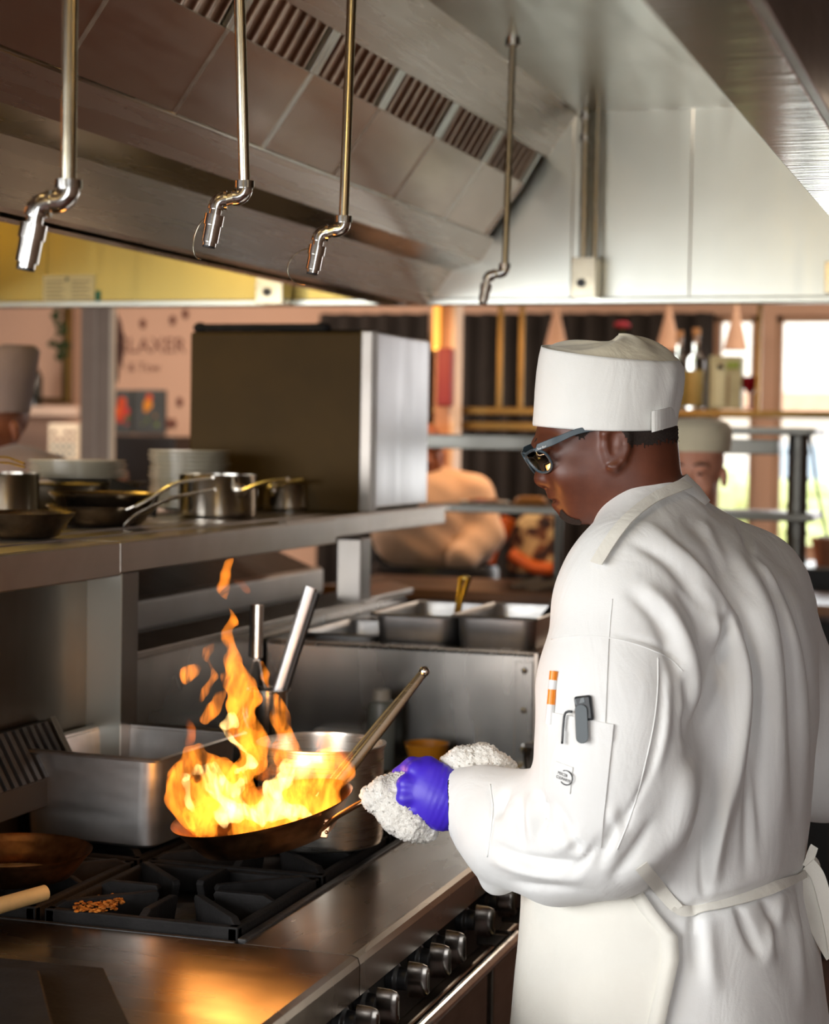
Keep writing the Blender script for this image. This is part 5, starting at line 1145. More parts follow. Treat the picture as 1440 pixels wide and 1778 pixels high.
wg = glass('window_glass', (.97,.98,.98), 0, 1.05); M['wframe'] = plain('tan_window_wood', srgb(190,150,120), .5)
for i, (a, b) in enumerate(((wx[0], wx[1]), (wx[2], wx[3]))):
    w = structure(MB().box(a, b, YW+.05, YW+.055, zb, zt).build('window_%d' % (i+1), wg))
    for (c, d, e, f) in ((a, a+.03, zb, zt), (b-.03, b, zb, zt), (a, b, zb, zb+.03), (a, b, zt-.03, zt)): MB().box(c, d, YW+.02, YW+.09, e, f).build('window_frame', M['wframe'], w)
# outside: street facade, hedge
st_ = thing('street_building', 'pale building across the street seen through the window', 'building', (1.0, 22, 0))
M['facade'] = plain('pale_facade', srgb(236,226,214), .8); M['fac_dk'] = plain('facade_window_glass', srgb(176,190,204), .3)
MB().box(-12, 14, 22, 24, 0, 4.2).build('facade', M['facade'], st_)
MB().box(-12, 14, 21.7, 22, 2.0, 2.25).build('string_course', plain('terracotta_band', srgb(214,170,140), .8), st_)
for k in range(9): MB().box(-9+2.2*k, -7.9+2.2*k, 21.9, 22, .6, 1.6).build('shop_window', M['fac_dk'], st_)
hd = MB(); 
for k in range(240): hd.sphere((-4+rnd.random()*7, 12.5+rnd.random()*1.0, .3+rnd.random()*.95), .16+rnd.random()*.12, 7, 5)
ho = tag(hd.build('hedge', plain('sunny_hedge', srgb(206,214,150), .8, 0, .25, 6), None), 'sunlit green hedge outside the dining room window', 'hedge'); ho['kind'] = 'stuff'
structure(MB().box(-30, 30, YW+.1, 40, -.12, -.02).build('ground_outside', plain('pale_paving', srgb(200,196,186), .8)))
# curtains
M['curtain'] = plain('dark_grey_curtain', srgb(46,40,36), .85, 0, .3, 4)
def curtain(px0, px1, label, Y=6.85):
    x0, x1 = at(px0, 700, y=Y)[0], at(px1, 700, y=Y)[0]; z1 = at(px0, 545, y=Y)[2]; R = []
    n = int((x1-x0)/.012)
    top = [(x0+(x1-x0)*i/n) for i in range(n+1)]
    for z in (z1, 1.4, .0): R.append([(x, Y+.035*math.sin(x*58)+.015*math.sin(x*23+1)+(.01*math.sin(x*31) if z < 1 else 0), z) for x in top])
    o = MB().rings(R, False, False, False).build('curtain', M['curtain'], None, smooth=180, solid=.004); tag(o, label, 'curtain', 'dark curtains'); return o
curtain(548, 745, 'dark pleated curtain glimpsed above the steel cabinet'); curtain(790, 1236, 'wide dark pleated curtain behind the shelves and bottles')
# column with amber strip lamp and maroon banner
c = thing('pillar', 'tan pillar with a white edge behind the steel cabinet', 'pillar', at(770, 1100, y=5.0)*np.array([1,1,0]))
x0, x1, y0, y1, _, _ = bxy(757, 783, 530, 600, 5.0, .1); MB().box(x0, x1, 5.0, 5.12, 0, 3.0).build('shaft', plain('tan_pillar_paint', srgb(206,160,130), .6), c)
x0, x1, _, _, _, _ = bxy(783, 791, 530, 600, 4.99, .1); MB().box(x0, x1, 4.99, 5.1, 0, 3.0).build('white_edge', plain('white_trim', srgb(236,220,206), .5), c)
x0, x1, _, _, z0, z1 = bxy(752, 764, 520, 603, 4.97, .03); t = thing('wall_lamp', 'amber strip lamp glowing on the tan pillar', 'lamp', (x0, 4.97, z0)); MB().box(x0, x1, 4.96, 4.985, z0, z1+.2).build('glass_tube', emit('amber_glass', (1, .50, .10), .9), t, .006); MB().box(x0-.004, x1+.004, 4.985, 4.999, z0-.01, z1+.2).build('backplate', M['brass'], t)
x0, x1, y0, y1, z0, z1 = bxy(762, 786, 604, 706, 4.93, .02); tag(MB().box(x0, x1, 4.90, 4.96, z0, z1).build('maroon_bottle_box', plain('maroon_card', srgb(124,40,52), .5), None, .01), 'maroon box standing against the tan pillar', 'box')
# gold back-bar shelf with hanging rods
M['gold'] = steel('aged_brass', (.22,.14,.045), .42, (1,1,1), 12, .2)
gs_ = thing('hanging_shelf', 'long hanging brass shelf carrying bottles', 'shelf', at(1100, 722, y=5.2))
for (p0, p1, q0, q1) in ((750, 1460, 710, 722), (750, 935, 733, 746)):
    x0, x1, y0, y1, z0, z1 = bxy(p0, p1, q0, q1, 5.15, .3); MB().box(x0, x1, 5.15, 5.40, z0, z1).build('shelf_board', M['gold'], gs_, .003)
for p in (868, 905, 1318): x0, x1, _, _, z0, _ = bxy(p-4, p+4, 530, 715, 5.2, .1); MB().box(x0, x1, 5.2, 5.215, z0, 2.9).build('hanger_rod', M['gold'], gs_)
def zsh(px): return at(px, 710, y=5.15)[2]
clearg = glass('clear_bottle_glass', (.85,.88,.84), .02, 1.4)
def bottle(px, label, r, h, hn, mat):
    q = at(px, 708, y=5.25); z = zsh(px)+.001; t = thing('bottle', label, 'bottle', (q[0], 5.25, z), 'bottles on the hanging shelf')
    MB().lathe([(.001, 0), (r, 0), (r, h*.62), (r*.8, h*.7), (hn, h*.76), (hn, h*.94), (hn*1.2, h*.95), (hn*1.2, h), (.001, h)], (q[0], 5.25, z), 24).build('bottle_body', mat, t, smooth=45)
    MB().lathe([(r*.96, .01), (r*1.01, .012), (r*1.01, h*.5), (r*.96, h*.502)], (q[0], 5.25, z), 24).build('bottle_label', plain('olive_label', srgb(150,140,90), .6), t, smooth=45)
    MB().lathe([(hn*1.25, h*.96), (hn*1.25, h*1.05), (.001, h*1.05)], (q[0], 5.25, z), 16).build('stopper', plain('cork_stopper', srgb(170,130,90), .6), t, smooth=45)
bottle(1178, 'clear bottle just behind the back of the chef\'s hat', .034, .30, .012, clearg); bottle(1207, 'clear bottle with olive label between its neighbour and the carton', .036, .31, .013, clearg)
x0, x1, _, _, z0, z1 = bxy(1232, 1288, 618, 710, 5.22, .1); t = thing('carton', 'grey-green printed carton on the hanging shelf', 'carton', (x0, 5.22, z0)); MB().box(x0, x1, 5.22, 5.30, zsh(1260)+.001, z1).build('carton_body', plain('grey_green_card', srgb(150,158,136), .6, 0, .15, 20), t, .002)
for (a, b, c_, d, col) in ((1240, 1258, 632, 706, (176,190,172)), (1262, 1284, 628, 640, (110,140,60)), (1246, 1256, 632, 642, (190,90,90)), (1262, 1266, 650, 706, (120,110,90))):
    u0, u1, _, _, v0, v1 = bxy(a, b, c_, d, 5.216, .004); MB().box(u0, u1, 5.216, 5.2195, v0, v1).build('printed_panel', plain('carton_print_%d' % a, srgb(*col), .6), t)
p = at(1303, 672, y=5.25); t = thing('red_glass', 'dark red goblet beside the brass hanger rod', 'glass', (p[0], 5.25, zsh(1303)+.001))
MB().lathe([(.001, 0), (.028, 0), (.026, .004), (.005, .01), (.005, .06), (.03, .085), (.034, .13), (.031, .13), (.027, .09), (.001, .07)], (p[0], 5.25, zsh(1303)+.001), 24).build('goblet', plain('ruby_glass', srgb(110,10,28), .1), t, smooth=45)
# cone pendant lamps
M['paper'] = plain('tan_lamp_paper', srgb(196,160,136), .8)
for px, lb in ((967, 'tan cone pendant lamp left of the chef\'s hat'), (1162, 'tan cone pendant lamp just right above the chef\'s hat'), (1279, 'tan cone pendant lamp hanging in the window')):
    a = at(px, 532, y=5.6); b = at(px, 608, y=5.6); h = a[2]-b[2]; t = thing('pendant_lamp', lb, 'lamp', (a[0], 5.6, b[2]), 'cone pendant lamps')
    MB().lathe([(.052, 0), (.010, h*.95), (.008, h*1.05), (.006, h*1.05), (.050, .001)], (a[0], 5.6, b[2]), 28).build('lamp_shade', M['paper'], t, smooth=60)
    MB().tube([(a[0], 5.6, b[2]+h), (a[0], 5.6, 3.0)], .003, 8).build('cord', M['black'], t)
    MB().sphere((a[0], 5.6, b[2]+h*.35), .018, 12, 8).build('bulb', emit('dim_bulb', (1, .75, .5), 1.0), t, smooth=180)
p = at(1080, 562, y=5.4); t = thing('red_flower', 'dark red flower rising behind the chef\'s hat', 'flower', (p[0], 5.4, zsh(1080)))
for k in range(9):
    a = k*2.4; r = .012+.002*k*.6; MB().sphere((p[0]+r*math.cos(a), 5.4+r*math.sin(a), p[2]-.004*(k % 3)), (.017, .017, .012), 8, 6).build('petal', plain('crimson_petal_%d' % k, srgb(140,22,44), .6), t, smooth=180)
MB().tube([(p[0]+.005, 5.4, p[2]-.01), (p[0]+.008, 5.4, zsh(1080)+.06)], .003, 8).build('stem', plain('flower_stem', srgb(60,80,40), .6), t)
MB().lathe([(.001, 0), (.02, 0), (.024, .03), (.014, .07), (.016, .085)], (p[0]+.008, 5.4, zsh(1080)+.001), 20).build('vase', M['china'], t, smooth=45)
# pass: steel gantry with heat strip, posts and counter
YP = 3.9
CZ0 = bxy(560, 1460, 1034, 1044, YP-.3, .5)[5]
gt = thing('pass_gantry', 'steel pass gantry with two shelves and heat strip', 'gantry', at(1100, 1040, y=YP)*np.array([1,1,0]))
M['gantry'] = steel('gantry_steel', (.20,.20,.185), .38, (1,1,8), 6, .1, (.12,.11,.08), .4)
for (p0, p1, q0, q1, dp, nm) in ((1120, 1416, 741, 754, .35, 'top_shelf'), (740, 1352, 758, 784, .12, 'heat_strip'), (740, 1412, 883, 897, .30, 'lower_shelf')):
    x0, x1, y0, y1, z0, z1 = bxy(p0, p1, q0, q1, YP, .3); MB().box(x0, x1, YP, YP+dp, z0, z1).build(nm, M['gantry'], gt, .004)
for p, w in ((968, 8), (1384, 17)):
    x = at(p, 850, y=YP+.1)[0]; r = w*(YP+2.6)/FPX; zt_ = at(p, 748, y=YP)[2]
    po = MB().tube([(x, YP+.12, CZ0), (x, YP+.12, zt_)], r, 20).build('post', M['gantry'], gt, smooth=60)
    if p > 1000:
        for z in np.arange(.6, zt_, .09): MB().tube([(x, YP+.12, z), (x, YP+.12, z+.012)], r*1.12, 20).build('post_collar', M['gantry'], po, smooth=40)
pc_ = thing('pass_counter', 'dark pass counter with wooden edge behind the prep counter', 'counter', at(850, 1200, y=YP)*np.array([1,1,0]))
x0, x1, y0, y1, z0, z1 = bxy(560, 1460, 1034, 1044, YP-.3, .5); CZ = z1
MB().box(x0, x1, YP-.3, YP+.28, CZ-.05, CZ).build('counter_top', plain('dark_walnut', srgb(70,42,24), .3, 0, .3, 9), pc_, .004)
MB().box(x0, x1, YP-.32, YP-.3, CZ-.03, CZ+.004).build('front_edge', plain('oak_edge', srgb(150,96,44), .4), pc_, .003)
MB().box(x0+.02, x1-.02, YP-.25, YP+.24, 0, CZ-.05).build('base_cabinet', M['black_gap'], pc_)
for (a, b) in ((915, 1012), (940, 1018)):
    q = at(a, b, z=CZ+.012); t = thing('clear_tumbler', 'clear glass lying on the pass counter, %s of the pair' % ('nearer the pan rail' if a < 930 else 'nearer the cook\'s sleeve'), 'glass', q, 'glasses lying on the pass'); MB().tube([q-RT*.05-UP*.012, q+RT*.05+UP*.012], [.012, .014], 14).build('glass_wall', plain('lit_glass', srgb(200,176,150), .15, 0, .05, 10, **{'Transmission Weight': .3}), t, smooth=60)
q = at(838, 873, y=YP+.12); t = thing('food_plate', 'white plate of food on the lower pass shelf', 'plate', q)
zl = at(838, 883, y=YP)[2]
MB().lathe([(.001, .004), (.06, .004), (.088, .018), (.088, .022), (.055, .01), (.001, .009)], (q[0], YP+.14, zl), 32).build('dish', plain('white_dish', srgb(240,226,206), .3), t, smooth=50)
for k in range(10): a = rnd.random()*6.28; r = rnd.random()*.05; MB().sphere((q[0]+r*math.cos(a), YP+.14+r*math.sin(a), zl+.02), (.016, .014, .012), 8, 6).build('food_piece', plain('roast_food_%d' % k, srgb(190+rnd.randint(-20,20), 110+rnd.randint(-30,20), 50), .5), t, smooth=180)
for k, (a, b) in enumerate(((905, 868), (918, 872), (930, 866))):
    q = at(a, b, y=YP+.12); tag(MB().sphere((q[0], YP+.16, zl+.022), (.035, .03, .021), 12, 8).build('bread_roll', plain('crust_%d' % k, srgb(190,120,40), .5, 0, .3, 20), None, smooth=180), ('left', 'middle', 'right')[k]+' golden bread roll on the lower pass shelf', 'bread', 'rolls on the pass shelf')
# upholstered chair beyond the pass
ch = thing('dining_chair', 'orange wooden armchair with spotted cream upholstery beyond the pass', 'chair', at(900, 1100, y=6.2)*np.array([1,1,0]))
qs = NT('spotted_upholstery'); nn = qs.noise(qs.coord((1,1,1)), 13, 2, .5, .4); qs.l(qs.ramp(nn, [(.44, srgb(214,178,120)), (.50, srgb(120,64,28)), (.60, srgb(44,22,12))]), qs.b.inputs['Base Color']); qs.b.inputs['Roughness'].default_value = .7
ow = plain('orange_wood', srgb(206,92,20), .35, 0, .2, 8)
x0, x1, _, _, z0, z1 = bxy(880, 962, 900, 995, 6.2, .1); R = []
for k, yy in enumerate((6.2, 6.3)): R.append([(x0+(x1-x0)*t, yy, z0 if t in (0,) else z0) for t in (0, 1)]+[(x1, yy, z1+.02), (x0+.06, yy, z1+.02), (x0, yy, z1-.12)])
MB().rings(R).build('backrest', qs.m, ch, .03, segs=3)
pts = [at(858, 1005, y=6.15), at(846, 985, y=6.15), at(855, 950, y=6.15), at(872, 925, y=6.15), at(884, 900, y=6.15)]; MB().tube(catmull(pts, 5), [.035]*21, 12).build('arm', ow, ch, smooth=60)
pts = [at(965, 988, y=6.12), at(930, 985, y=6.12), at(905, 972, y=6.12), at(888, 960, y=6.12)]; MB().tube(catmull(pts, 5), .03, 12).build('arm', ow, ch, smooth=60)
MB().box(x0-.1, x1+.05, 5.85, 6.35, .40, .50).build('seat', qs.m, ch, .03)
for a in (x0-.08, x1+.03):
    for b in (5.9, 6.3): MB().tube([(a, b, 0), (a, b, .42)], [.018, .025], 10).build('leg', ow, ch)
q = at(862, 985, y=5.7); # small jar before the chair
# ------------------------------------------------------------------ other people
def figure(name, label, parts, mat_body, lo, hi, dmin, dmax, h, cloth_name, extra=None):
    """a standing figure as one smooth surface; parts are (px,py,depth,rx,ry,rz) ellipsoids or chains"""
    pass
def simple_person(label, head, d, skin_m, coat_m, hat_m, torso, arms, facing, hat=True, head_r=.098):
    """head (px,py); torso = list of (px, py, rx, depth radius); arms = chains of (px,py,db,r)"""
    hc = at(head[0], head[1], d=d); base = np.array([hc[0], hc[1], 0]); t = thing('person', label, 'person', base)
    def loc(px, py, db=0): return at(px, py, d=d+db)-np.array(hc)
    def field(items, h, k):
        mn = np.min([np.array(i[0])-max(i[1])*1.3-.02 for i in items], axis=0); mx = np.max([np.array(i[0])+max(i[1])*1.3+.02 for i in items], axis=0)
        return mn, mx
    f = np.array(facing, float); f /= np.linalg.norm(f); l = np.array([-f[1], f[0], 0]); zz = np.array([0, 0, 1.0]); Rm = [list(f), list(l), list(zz)]
    # head, neck, and hidden body core as one mesh
    G, ax = grid((-.30, -.30, -.62), (.30, .30, .16), .006)
    e = lambda a, b, c, r: s_ell(G, f*a+l*b+zz*c, r, Rm)
    D = smin(e(-.01, 0, .04, (.098, .078, .09)), e(.02, 0, -.03, (.075, .062, .09)), .03)
    D = smin(D, e(.045, 0, -.085, (.035, .035, .03)), .03); D = smin(D, s_cap(G, f*.088+zz*.0, f*.104+zz*-.03, .008, .012), .012)
    for s in (-1, 1):
        D = smin(D, e(.08, .032*s, .022, (.014, .026, .009)), .012); D = smax(D, -e(.10, .032*s, .0, (.014, .018, .012)), .01); D = smin(D, e(.082, .032*s, .0, (.012, .013, .012)), .004)
        D = smin(D, e(-.005, .082*s, -.01, (.018, .009, .03)), .006); D = smin(D, e(.06, .038*s, -.035, (.03, .026, .03)), .02)
    D = smin(D, e(.09, 0, -.062, (.012, .028, .008)), .008); D = smax(D, -e(.104, 0, -.062, (.01, .03, .003)), .004)
    D = smin(D, s_cap(G, zz*-.05, zz*-.25-f*.02, .052, .062), .03); D = smin(D, e(-.02, 0, -.42, (.07, .10, .17)), .05)
    V, Q = surf_nets(D, (ax[0][0], ax[1][0], ax[2][0]), .006); finish('body', mesh_np('body', V+hc-base, Q), skin_m, t, smooth=180)
    dk = plain('dark_brow_hair', srgb(70,44,30), .7)
    for s in (-1, 1):
        MB().tube([hc+f*.094+l*.014*s+zz*.024, hc+f*.095+l*.034*s+zz*.029, hc+f*.080+l*.056*s+zz*.022], [.003, .0045, .002], 8).build('eyebrow', dk, t, smooth=180)
        MB().sphere(hc+f*.0895+l*.032*s, (.009, .009, .005), 12, 8).build('eye', dk, t, smooth=180)
    H = .009
    P3 = [loc(p[0], p[1], p[4] if len(p) > 4 else 0) for p in torso]; AR = [[(loc(a[0], a[1], a[2]), a[3]) for a in c] for c in arms]
    allp = P3+[a[0] for c in AR for a in c]; mn = np.min(allp, axis=0)-.32; mx = np.max(allp, axis=0)+.32; mx[2] = max(p[2] for p in allp)+.12; mn[2] = min(p[2] for p in allp)-.12
    G, ax = grid(mn, mx, H); D = None
    for (p, q) in zip(torso, P3):
        d_ = s_ell(G, q, (p[3], p[2], p[5] if len(p) > 5 else .16), Rm); D = d_ if D is None else smin(D, d_, .07)
    for c in AR: D = smin(D, s_chain(G, c, .03), .03)
    D = D+np.float32(.004)*(np.sin(G[2]*40+G[0]*30)*np.sin(G[1]*35+G[2]*12)).astype(np.float32)
    V, Q = surf_nets(D, (ax[0][0], ax[1][0], ax[2][0]), H); co_ = finish('coat', mesh_np('coat', V+hc-base, Q), coat_m, t, smooth=180)
    if hat:
        mb = MB(); R = []
        for (zq, r, sh) in ((.062, .101, 0), (.10, .106, -.005), (.125, .105, -.008), (.145, .092, -.01), (.155, .06, -.01), (.158, .002, -.01)):
            R.append([hc+f*(r*1.12*math.cos(a)-.012+sh)+l*r*.92*math.sin(a)+zz*(zq-.02*(math.cos(a) < -.3)*(1 if zq < .06 else 0)) for a in np.linspace(0, 2*math.pi, 36, endpoint=False)])
        mb.rings(R, False, True).build('hat', hat_m, t, smooth=60)
    for s in (-1, 1):
        q = hc*np.array([1, 1, 0])+l*.1*s; MB().tube([(q[0], q[1], max(.3, float(np.min(P3, axis=0)[2]+hc[2]))), (q[0], q[1], .05)], [.10, .08], 14).build('trouser_leg', M['trouser'], t, smooth=60)
        MB().sphere((q[0]+f[0]*.05, q[1]+f[1]*.05, .04), (.07, .07, .04), 12, 8).build('shoe', M['black'], t, smooth=180)
    return t
M['skin2'] = skin('fair_ruddy_skin', srgb(206,140,112), srgb(222,160,132), .45)
M['coat2'] = cloth('grey_green_smock', srgb(176,172,146), .3); M['hat2'] = cloth('cream_cap', srgb(226,214,182), .3); M['coat3'] = cloth('tan_lit_shirt', srgb(226,190,158), .3); M['coat4'] = cloth('mauve_grey_jacket', srgb(148,126,118), .3)
pcam = CAM-at(1200, 800, d=4.6)
simple_person('cook in cream cap peering past the chef\'s shoulder', (1208, 822), 5.4, M['skin2'], M['coat2'], M['hat2'],
  [(1140, 990, .25, .15), (1140, 1130, .24, .16), (1140, 1280, .24, .17), (1140, 1400, .24, .17), (1165, 930, .18, .11, 0, .08)],
  [[(1040, 985, -.05, .085), (985, 1090, -.12, .07), (990, 1250, -.2, .055)], [(1280, 985, .05, .085), (1320, 1120, .05, .07), (1300, 1250, -.1, .05)]], (-.05, -1.0, 0))
simple_person('waiter in tan shirt half hidden behind the steel cabinet', (735, 790), 7.5, skin('brown_skin', srgb(120,70,46), srgb(140,84,58)), M['coat3'], M['hat2'],
  [(757, 880, .25, .15), (757, 930, .24, .16), (757, 960, .22, .15, 0, .08)], [[(822, 860, -.05, .085), (840, 930, -.08, .075), (800, 970, -.2, .06)], [(690, 860, .05, .085), (680, 930, 0, .075)]], (.5, -.86, 0), False)
simple_person('cook in mauve-grey tall cap at the left edge of the frame', (-8, 742), 5.45, skin('brown_skin_2', srgb(130,76,50), srgb(150,90,62)), M['coat4'], M['coat4'],
  [(10, 880, .23, .15), (10, 980, .23, .16), (10, 1100, .23, .16), (14, 815, .16, .11, 0, .06)], [[(95, 835, 0, .075), (120, 940, 0, .065)], [(-80, 840, 0, .075), (-100, 950, 0, .065)]], (-.3, -.95, 0), False)
# tall cap of the left cook
pers = [o for o in COL.objects if o.type == 'EMPTY' and o.get('label', '').startswith('cook in mauve')][0]
hc = at(-8, 742, d=5.45); mb = MB(); R = []
for (dz, r, sh) in ((.035, .098, 0), (.12, .104, .008), (.21, .112, .015), (.225, .10, .015), (.228, .01, .015)): R.append([hc+np.array([sh+r*math.cos(a), r*math.sin(a), dz+(.01*math.cos(a))]) for a in np.linspace(0, 2*math.pi, 32, endpoint=False)])
mb.rings(R, False, True).build('tall_cap', M['coat4'], pers, smooth=60)
# black trousers of the waiter show as a dark band: his apron
pers = [o for o in COL.objects if o.type == 'EMPTY' and o.get('label', '').startswith('waiter')][0]
q = at(757, 1010, d=7.4); MB().lathe([(.25, -.5), (.25, .05), (.24, .07)], (q[0], q[1], q[2]), 24, Matrix(((1,0,0),(0,.75,0),(0,0,1)))).build('black_apron', M['black'], pers, smooth=60)
# ------------------------------------------------------------------ left background
x0, x1, _, _, _, _ = bxy(140, 190, 530, 850, 4.4, .2); t = thing('steel_column', 'grey square column with bright edge behind the plates', 'column', (x0, 4.4, 0))
MB().box(x0, x1, 4.4, 4.44, 0, WZ).build('shaft', plain('warm_grey_column', srgb(150,128,112), .5), t); x2 = at(197, 700, y=4.4)[0]
MB().box(x1, x2, 4.398, 4.42, 0, WZ).build('corner_trim', plain('pale_corner_trim', srgb(226,206,180), .4), t)
MB().box(x0+.06, x0+.075, 4.395, 4.4, 0, WZ).build('seam_strip', plain('grey_seam', srgb(166,146,130), .4), t)
def wall_text(s, px, py, hpx, label):
    a = at(px, py, y=YW-.004); sz = hpx*9.6/FPX*1.35
    t = thing('wall_lettering', label, 'lettering', (a[0], YW-.003, a[2])); text_mesh(s, 'letters', sz, a, np.array([1.0, 0, 0]), np.array([0, 0, 1.0]), M['letter'], t, .004, 'LEFT')
M['letter'] = plain('brown_paint', srgb(120,74,60), .7)
wall_text('ELAXER', 205, 612, 30, 'large brown painted word on the pink wall'); wall_text('& Tow', 222, 645, 18, 'smaller brown painted word below the large one')
for k, (a, b) in enumerate(((300, 556), (322, 545), (248, 562), (312, 698), (301, 735), (292, 735))):
    q = at(a, b, y=YW-.006); tag(MB().sphere((q[0], YW-.008, q[2]), (.02, .006, .028), 8, 6).build('wall_ornament', M['letter'], None, smooth=180), ('brown wall ornament high beside the steel cabinet', 'topmost brown wall ornament beside the cabinet', 'brown wall ornament above the lettering', 'single brown wall ornament right of the pictures', 'right one of two low brown wall ornaments', 'left one of two low brown wall ornaments')[k], 'ornament', 'brown wall ornaments')
def painting(p0, p1, label, seed, cols):
    x0, x1, y0, y1, z0, z1 = bxy(p0, p1, 677, 752, YW-.03, .02); t = thing('flower_painting', label, 'painting', (x0, YW-.03, z0), 'flower paintings')
    MB().box(x0, x1, YW-.03, YW-.002, z0, z1).build('canvas', plain('slate_canvas_%d' % seed, srgb(78,82,82), .7, 0, .2, 10), t); r = random.Random(seed)
    for k, (u, v, s, c) in enumerate(cols):
        cx, cz = x0+(x1-x0)*u, z0+(z1-z0)*v
        MB().lathe([(.001, .004), (s*.6, .003), (s, 0)], (cx, YW-.031, cz), 14, Matrix.Rotation(math.radians(90), 3, 'X')).build('paint_daub', plain('paint_%d_%d' % (seed, k), srgb(*c), .6), t, smooth=180)
painting(196, 228, 'left flower painting with red and orange blooms', 1, [(.5, .72, .028, (214,80,40)), (.35, .5, .033, (226,96,40)), (.65, .5, .03, (200,60,50)), (.4, .32, .022, (210,70,40)), (.8, .36, .012, (90,120,50)), (.75, .22, .010, (190,50,40))])
painting(232, 286, 'right flower painting with an orange and yellow bloom', 2, [(.5, .82, .02, (226,90,40)), (.46, .66, .028, (236,150,40)), (.4, .54, .016, (236,150,50)), (.45, .3, .01, (110,130,60)), (.7, .4, .01, (160,120,70)), (.75, .2, .012, (120,140,60)), (.3, .2, .008, (120,130,70))])
x0, x1, y0, y1, z0, z1 = bxy(190, 303, 757, 860, 6.6, .3); tag(MB().box(x0, x1, 6.6, 7.0, 0, z1).build('dark_cabinet', plain('black_cabinet', (.012,.010,.010), .5), None, .01), 'black cabinet below the flower paintings', 'cabinet')
# dried plume hanging beside the column
pl_ = thing('dried_plume', 'dark brown dried plume hanging beside the grey column', 'plume', at(204, 640, y=5.0)); mbp = MB(); M['plume'] = plain('dark_dried_grass', srgb(58,30,22), .9)
q0 = at(200, 535, y=5.0); q1 = at(203, 660, y=5.0)
for k in range(160):
    t_ = rnd.random()*.75; b = q0+(q1-q0)*t_; e = RT*rnd.uniform(-.3, 1)*.045*math.sin(math.pi*min(1, t_+.25))+FWD*rnd.uniform(-.03, .03)-UP*(.05+.05*rnd.random()); mbp.tube([b, b+e*.6, b+e-UP*.02], [.0025, .003, .0006], 5)
po = mbp.build('plume_strands', M['plume'], pl_); po['kind'] = 'stuff'; MB().tube([(q0[0], q0[1], WZ), q0, q1], .004, 6).build('stem', M['plume'], pl_)
# gold mirror frame, ivy, bottle, shelf, tin
fr_ = thing('picture_frame', 'gilt picture frame on the wall left of the column', 'frame', at(80, 700, y=6.9))
for (a, b, c_, d) in ((107, 120, 520, 700), (-30, 120, 690, 700)): x0, x1, _, _, z0, z1 = bxy(a, b, c_, d, 6.9, .04); MB().box(x0, x1, 6.9, 6.95, z0, z1).build('frame_bar', M['gold'], fr_, .006)
iv = thing('trailing_ivy', 'trailing green ivy hanging in front of the gilt frame', 'plant', at(95, 540, y=6.7)); lf = plain('ivy_leaf', srgb(44,62,30), .6)
path = [np.array([at(98, 530, y=6.7)[0], 6.7, WZ])]+[at(a, b, y=6.7) for a, b in ((98, 530), (88, 545), (98, 560), (100, 580), (84, 600), (96, 598), (106, 605), (96, 617))]
MB().tube(catmull(path, 4), .003, 6).build('vine', lf, iv)
for k, p in enumerate(catmull(path, 3)):
    e = np.array([rnd.uniform(-.03, .03), 0, rnd.uniform(-.03, .02)]); MB().add([p+e, p+e+np.array([.028, -.012, .016]), p+e+np.array([.05, 0, -.012]), p+e+np.array([.02, .006, -.022])], [(0, 1, 2, 3)]).build('leaf', lf, iv, solid=.002)
x0, x1, _, _, z0, z1 = bxy(-30, 134, 705, 722, 6.6, .3); zs = z1; tag(MB().box(x0, x1, 6.6, 6.9, z0, z1).build('wall_shelf', plain('white_shelf_paint', srgb(222,196,176), .5), None, .005), 'white wall shelf left of the grey column', 'shelf')
q = at(60, 690, y=6.7); t = thing('wine_bottle', 'dark wine bottle on the white wall shelf', 'bottle', (q[0], 6.7, zs)); hb_ = (690-585)*9.0/FPX
MB().lathe([(.001, 0), (.042, 0), (.042, hb_*.55), (.016, hb_*.72), (.015, hb_), (.001, hb_)], (q[0], 6.7, zs), 24).build('bottle_body', plain('black_green_glass', (.01,.012,.01), .1), t, smooth=45)
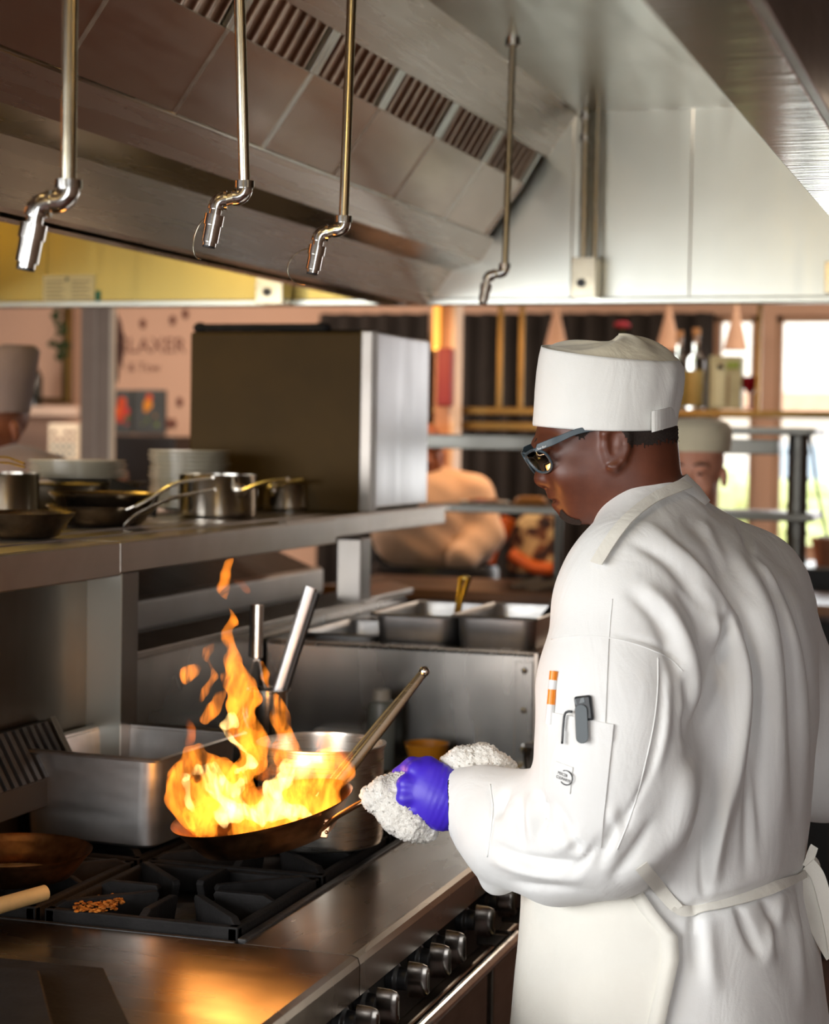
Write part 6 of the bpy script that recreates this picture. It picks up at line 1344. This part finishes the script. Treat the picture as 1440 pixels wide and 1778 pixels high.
MB().lathe([(.0165, hb_*.74), (.0175, hb_*.8), (.0165, hb_*.86)], (q[0], 6.7, zs), 20).build('foil_ring', plain('white_foil', (.8,.8,.78), .3), t, smooth=45)
x0, x1, _, _, z0, z1 = bxy(84, 133, 736, 800, 5.6, .15); t = thing('lettered_box', 'white box with rows of dark letters left of the column', 'box', (x0, 5.6, z0)); MB().box(x0, x1, 5.6, 5.75, z0-.05, z1).build('box_body', plain('cream_box_card', srgb(226,214,190), .6), t, .004)
w_ = x1-x0
for r_ in range(4):
    for c_ in range(4):
        if (r_, c_) in ((0, 1),): continue
        u = x0+w_*(.14+.22*c_); v = z1-.03-.034*r_; MB().box(u, u+w_*.13, 5.597, 5.6, v-.016, v).build('printed_letter', plain('teal_ink' if (r_ == 3 and c_ == 3) else 'brown_ink', srgb(60,90,100) if r_ > 1 else srgb(130,96,84), .6), t)
x0, x1, _, _, z0, z1 = bxy(-40, 140, 790, 830, 5.5, .4); tag(MB().box(x0, x1, 5.45, 6.0, 0, z0-.001 if False else at(84, 800, y=5.6)[2]-.05).build('side_table', plain('brown_side_table', srgb(96,66,50), .5), None, .01), 'brown side table under the lettered box', 'table')
# right edge: cable, terracotta pot
pts = [at(a, b, y=3.6) for a, b in ((1405, 750), (1412, 790), (1418, 840), (1428, 890), (1436, 930))]; tag(MB().tube(catmull(pts, 5), .004, 8).build('black_cable', M['black'], None, smooth=60), 'thin black cable hanging beside the ribbed steel post', 'cable')
q = at(1436, 982, y=4.6); t = thing('flower_pot', 'terracotta pot at the right edge in front of the window', 'pot', q)
MB().lathe([(.001, 0), (.04, 0), (.055, .085), (.06, .085), (.06, .1), (.05, .1), (.04, .02), (.001, .02)], q, 28).build('pot', plain('terracotta', srgb(176,110,76), .7), t, smooth=45)
MB().sphere(q+np.array([0, 0, .09]), (.048, .048, .02), 14, 8).build('soil', M['black'], t, smooth=180)
x0, x1, _, _, z0, z1 = bxy(1380, 1480, 984, 1000, 4.5, .3); tag(MB().box(x0, x1+.3, 4.45, 4.9, 0, q[2]-.001).build('black_stand', M['black'], None, .008), 'black stand under the terracotta pot', 'stand')
bpy.context.view_layer.update()
